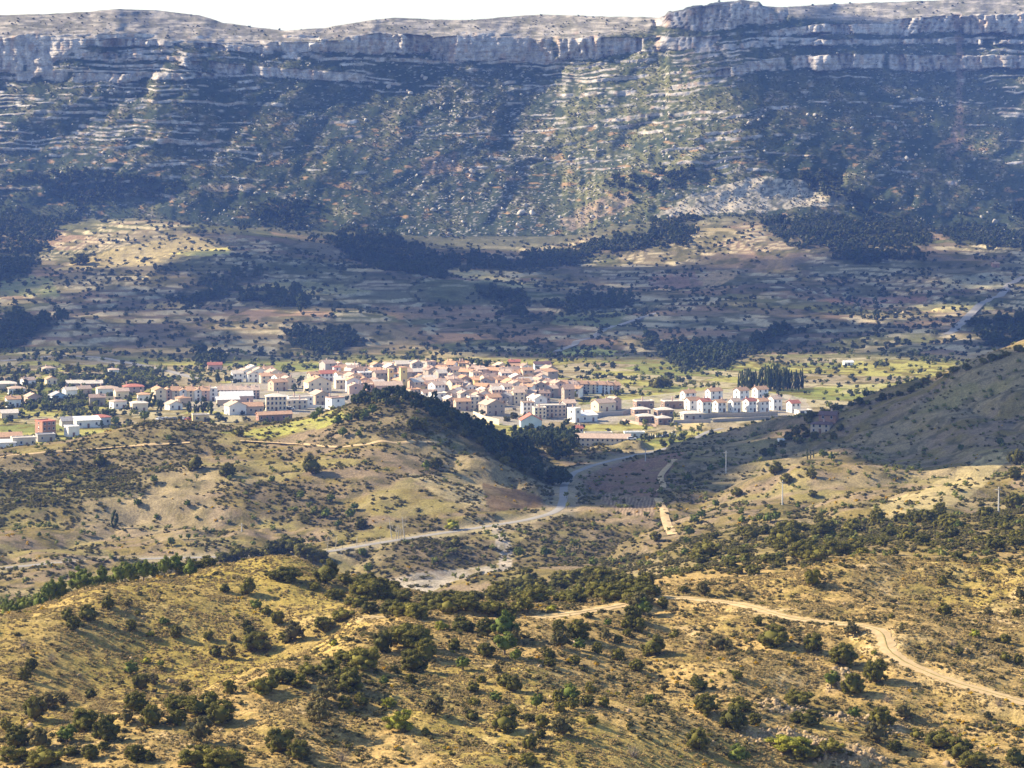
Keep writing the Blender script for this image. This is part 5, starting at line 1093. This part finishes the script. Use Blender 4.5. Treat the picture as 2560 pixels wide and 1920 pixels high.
house(878,786,20,4,1.8,2,'flat','white','white','long low white greenhouse in the terraced fields','greenhouse',name='greenhouse',win=(0,0),chim=0,door=False)
house(1832,790,7,5,2.4,10,'x','white','white','small white shed on the pale depot ground','shed',name='depot_shed',win=(1,1),chim=0)
house(2150,578,7,6,4,10,'x','brick','orange','tiny farmhouse far away at the foot of the mountain','farmhouse',name='farmhouse',win=(1,1))
# the crowded old town
rows = [(806,700,1140),(812,690,1175),(819,740,1180),(826,660,1180),(833,720,1180),(840,720,1185),(847,735,1185),(853,745,1250),(860,880,1235),(868,905,1230),(876,955,1150),(884,960,1010)]
taken = [(708,824),(727,822),(686,848),(792,828),(871,850),(838,852),(900,820),(1062,898),(1022,884),(998,887),(948,873),(1160,884),(1138,816)]
for ri, (py, a, b) in enumerate(rows):
    px = a+rb.uniform(0, 10)
    while px < b:
        w = rb.uniform(6.0, 9.2); step = w*6048/1600*rb.uniform(.78, 1.1)
        q = (px+step/2, py+rb.uniform(-2.5, 2.5)); px += step
        if any(abs(q[0]-t_[0]) < 17 and abs(q[1]-t_[1]) < 7 for t_ in taken): continue
        if rb.random() < .06: continue
        wl = rb.choices(['white','cream','tan','pink','grey','stone','yellow'], [26,20,16,16,10,10,3])[0]; rf = rb.choices(['tan','orange','brown','pale'], [36,34,18,14])[0]
        ns = rb.choice((2, 2, 3)); ft = rb.random(); rdg = rb.choices(['x','y','shed','flat'], [44,34,12,10])[0]
        ch = rb.choice((0, 1, 1, 2)); nw = rb.choice((1, 2, 3))
        lab = '%s-storey %s house with %s %s roof%s in the crowded old town' % ('two' if ns == 2 else 'three', wl, rf, {'x':'long-sided','y':'gable-fronted','shed':'single-pitch','flat':'flat'}[rdg], ('', ' and chimney', ' and two chimneys')[ch])
        house(q[0], q[1], w, rb.uniform(6.5, 9.5), 2.55*ns+rb.uniform(-.3, .8), rb.choice((12, 18, 25, 32, -20)), rdg, wl, rf, lab, 'house', 'houses of the old town', 'town_house', win=(nw, ns), chim=ch, left=rb.random() < .6, upper=ri < 9, door=ri >= 9 or rb.random() < .3, rise=1.2 if rdg == 'shed' else None)

# ------------------------------------------------------------------ walls, poles, hedge, cars
def wall_line(pts, h, t, mat, label, name='retaining_wall'):
    g = [at(p[0], p[1], 1250) for p in pts]; V = []; Fc = []
    for (x, y, z) in g: V += [(x,y-t/2,z-1.5),(x,y-t/2,z+h),(x,y+t/2,z+h),(x,y+t/2,z-1.5)]
    for i in range(len(g)-1):
        b = 4*i; Fc += [(b,b+4,b+5,b+1),(b+1,b+5,b+6,b+2),(b+2,b+6,b+7,b+3)]
    n_ = len(V)-4; Fc += [(0,1,2,3),(n_+3,n_+2,n_+1,n_)]
    ox, oy, oz = g[0]; V = [(a-ox, b-oy, c-oz) for a, b, c in V]
    o = link(name, poly_mesh(name, V, Fc, mat), None, g[0]); tag(o, label, 'wall')
wall_line([(1500,905),(1540,901),(1600,901),(1680,897)], 2.2, .5, M_wallst, 'long stone retaining wall under the front row of white houses')
wall_line([(1540,912),(1600,909),(1700,903)], 1.6, .5, M_wallst, 'low stone wall along the terrace below the white houses')
wall_line([(1262,908),(1300,899),(1345,897),(1365,890)], 2.2, .5, WALL['grey'], 'curved dark concrete wall below the rambling cream house')
wall_line([(1345,910),(1380,918),(1418,922)], 1.4, .4, WALL['pink'], 'pinkish sloping wall beside the lower villas')
wall_line([(1022,900),(1050,912),(1078,918)], 3.0, .6, WALL['cream'], 'cream retaining wall under the large stone house')
wall_line([(200,862),(228,863),(258,864)], 1.8, .4, WALL['cream'], 'pale garden wall below the white villa')
wall_line([(618,884),(660,880),(700,882),(735,886)], 1.6, .4, WALL['white'], 'white parapet wall above the green meadow')
wall_line([(1455,914),(1500,913),(1535,913)], 1.6, .4, WALL['grey'], 'grey wall behind the yellow yard')
M_conc = plain_mat('concrete_pole', (.55,.52,.47), .1, 2)
def pole(px, py, hpx, label):
    p = at(px, py); h = hpx*p[1]/F
    e = link('utility_pole', None, None, p); 
    link('shaft', mesh_np('shaft', *(lambda g: (g[0], g[1]))(trunk_geo(1, h, .24, .13, 0, .1, 8)), M_conc), e)
    link('crossarm', boxes('crossarm', [(-.9,.9,-.06,.06,h-.75,h-.63)], M_conc), e)
    for i in (-.8, 0, .8): link('insulator', boxes('insulator', [(i-.05,i+.05,-.05,.05,h-.62,h-.38)], M_glass), e)
    tag(e, label, 'pole')
pole(1568,1022,48,'pale concrete utility pole on the shadow edge of the slope')
pole(1690,1090,52,'pale utility pole below the round dark tree')
pole(2157,1110,58,'tall pale utility pole above the bush belt')
pole(1394,995,26,'utility pole beside the long farm building')
pole(522,1148,18,'short utility pole beside the road below the pale hillside')
pole(1662,842,20,'utility pole in front of the cypress stand')
CARP = {k: plain_mat('car_'+k, c, .02, 3, .3, .5) for k, c in {'white': (.75,.75,.74), 'silver': (.5,.5,.52), 'red': (.4,.05,.04), 'blue': (.08,.14,.3), 'dark': (.05,.05,.06)}.items()}
M_tyre = plain_mat('tyre', (.03,.03,.03), .1, 3)
def prism(prof, y0, y1, mat, nm):
    n_ = len(prof); V = [(a, y0, b) for a, b in prof]+[(a, y1, b) for a, b in prof]
    Fc = [tuple(range(n_)), tuple(range(2*n_-1, n_-1, -1))]+[(i, i+n_, (i+1) % n_+n_, (i+1) % n_) for i in range(n_)]
    return poly_mesh(nm, V, Fc, mat)
BODY = {k: prism([(-2.05,.3),(2.0,.3),(2.08,.6),(1.95,.82),(1.0,.92),(-1.9,.95),(-2.1,.7)], -.82, .82, m, 'body') for k, m in CARP.items()}
CABIN = prism([(-1.75,.93),(.95,.91),(.35,1.40),(-1.3,1.44)], -.72, .72, M_glass, 'cabin')
ROOFP = {k: prism([(-1.25,1.445),(.32,1.405),(.25,1.46),(-1.2,1.49)], -.70, .70, m, 'car_roof') for k, m in CARP.items()}
def wheel_mesh():
    an = [i*math.pi/6 for i in range(12)]; V = [(math.cos(a)*.32, y, math.sin(a)*.32) for y in (-.1, .1) for a in an]
    return poly_mesh('wheel', V, [tuple(range(12)), tuple(range(23, 11, -1))]+[(i, i+12, (i+1) % 12+12, (i+1) % 12) for i in range(12)], M_tyre)
WHEEL = wheel_mesh()
def car(px, py, rot, c, where):
    p = at(px, py, 1190); e = link('parked_car', None, None, p, math.radians(rot))
    link('body', BODY[c], e); link('cabin', CABIN, e); link('car_roof', ROOFP[c], e)
    for x in (-1.3, 1.3):
        for y in (-.78, .78): link('wheel', WHEEL, e, (x, y, .32))
    tag(e, '%s car parked %s' % (c, where), 'car', 'cars parked %s' % where)
for i, px in enumerate((344,352,360,368,378,388,398,407)): car(px, 907+(i % 2), 60+rb.uniform(-8, 8), rb.choice(('white','white','silver','red','dark')), 'on the pale lot below the terrace row')
for i, px in enumerate((590,600,610,620,628)): car(px, 887-i*.6, 20, ('white','silver','white','dark','white')[i], 'beside the apartment block with arches')
for px, py, c in ((1350,948,'white'),(1358,949,'silver'),(1365,950,'white'),(1425,945,'white'),(1438,944,'dark'),(1446,943,'silver'),(1452,941,'white')): car(px, py, rb.uniform(0, 40), c, 'in the yard near the long garage block')
car(48, 967, 10, 'blue', 'in front of the beige workshop'); car(62, 968, 15, 'white', 'in front of the beige workshop')
for i in range(9):
    plant('cypress', 1397+i*5.2, 946+rb.uniform(-1, 1), 3.0, 'short dark cypress in the hedge before the white shed', 'tree', 'cypress hedge before the white shed', 'hedge_cypress', .75, rp)
# ------------------------------------------------------------------ clouds above the frame, and the air
def shadow_cloud(poly, n, rad, seed, label, height=620, dense=False):
    """a cumulus whose shade falls on the ground inside the outline (outline in ground coordinates from picture points)"""
    r = random.Random(seed); g = [at(*p) for p in poly]
    gx = np.array([q[0] for q in g]); gy = np.array([q[1] for q in g]); gzv = np.mean([q[2] for q in g])
    up = (CZ+height-gzv)/sdir[2]; dx, dy = sdir[0]*up, sdir[1]*up
    pl = list(zip(gx+dx, gy+dy)); x0, x1 = min(p[0] for p in pl), max(p[0] for p in pl); y0, y1 = min(p[1] for p in pl), max(p[1] for p in pl)
    bm = bmesh.new(); k = 0; tries = 0
    while k < n and tries < 8000:
        tries += 1
        x, y = r.uniform(x0, x1), r.uniform(y0, y1)
        if not inpoly(np.array([x]), np.array([y]), pl)[0]: continue
        rr = rad*r.uniform(.6, 1.3)
        m = bmesh.ops.create_icosphere(bm, subdivisions=2, radius=rr)
        ph = r.random()*9
        for v in m['verts']:
            c = v.co; s = 1+.16*math.sin(c.x/rr*5+ph)*math.sin(c.y/rr*4.3+ph*2)+.12*math.sin(c.z/rr*6+c.x/rr*3+ph)
            v.co = (c.x*s+x, c.y*s+y, max(c.z*s*.6, -rr*.25)+CZ+height+rr*.2)
        k += 1
    cx, cyy = (x0+x1)/2, (y0+y1)/2
    for v in bm.verts: v.co.x -= cx; v.co.y -= cyy; v.co.z -= CZ+height
    me = bpy.data.meshes.new('cloud'); bm.to_mesh(me); bm.free(); me.materials.append(cloudd if dense else cloudm)
    for p in me.polygons: p.use_smooth = True
    o = link('cloud', me, None, (cx, cyy, CZ+height)); tag(o, label, 'cloud', 'clouds over the valley')
cloudd = plain_mat('dense_cloud', (.85,.85,.86), .03, .01, 1, 0)
cloudm = plain_mat('cloud_white', (.85,.85,.86), .03, .01, 1, 0)
_t = cloudm.node_tree; _tr = _t.nodes.new('ShaderNodeBsdfTransparent'); _mx = _t.nodes.new('ShaderNodeMixShader'); _mx.inputs[0].default_value = .66
_t.links.new(_t.nodes['Principled BSDF'].outputs[0], _mx.inputs[1]); _t.links.new(_tr.outputs[0], _mx.inputs[2]); _t.links.new(_mx.outputs[0], _t.nodes['Material Output'].inputs['Surface'])   # thin cloud lets some sun through
CL_LAB = 'white cumulus cloud drifting high above the valley'
shadow_cloud([(-300,790),(300,775),(700,770),(1100,770),(1150,700),(1150,560),(800,520),(420,560),(380,590),(100,600),(-300,500)], 120, 55, 1, CL_LAB)
shadow_cloud([(1300,720),(1500,775),(1800,765),(2100,745),(2450,700),(2450,540),(1900,540),(1500,540),(1150,570),(1160,640)], 120, 55, 2, CL_LAB)
shadow_cloud([(1620,978),(1800,962),(1900,1000),(1960,1015),(2010,1005),(2110,960),(2300,930),(2450,880),(2450,700),(2212,750),(2050,805),(1900,862),(1800,885),(1700,940)], 150, 26, 3, CL_LAB, 420, True)
shadow_cloud([(1225,1050),(1290,985),(1470,955),(1640,962),(1580,1005),(1440,1068),(1290,1090)], 55, 20, 4, CL_LAB, 420, True)
shadow_cloud([(1680,170),(1900,160),(2450,150),(2450,430),(2000,430),(1880,340),(1680,300)], 22, 34, 5, CL_LAB, 700)
# air
hx0, hx1, hy0, hy1, hz0, hz1 = -2600, 2600, -60, 5200, float(np.min(np.concatenate([Z.ravel(), Zm.ravel()])))+CZ-1.0, float(max(Zm.max(), 0))+CZ+8
bm = bmesh.new(); bmesh.ops.create_cube(bm, size=1.0); hme = bpy.data.meshes.new('haze'); bm.to_mesh(hme); bm.free()
hz = bpy.data.materials.new('haze'); hz.use_nodes = True; hz.node_tree.nodes.clear()
ho = hz.node_tree.nodes.new('ShaderNodeOutputMaterial'); pv = hz.node_tree.nodes.new('ShaderNodeVolumePrincipled')
pv.inputs['Color'].default_value = (.20,.37,1.0,1); pv.inputs['Density'].default_value = HAZE; pv.inputs['Anisotropy'].default_value = .0
hz.node_tree.links.new(pv.outputs[0], ho.inputs['Volume']); hme.materials.append(hz)
tag(link('haze', hme, None, ((hx0+hx1)/2, (hy0+hy1)/2, (hz0+hz1)/2), None, (hx1-hx0, hy1-hy0, hz1-hz0)), 'pale blue haze filling the valley air', None, None, 'stuff')
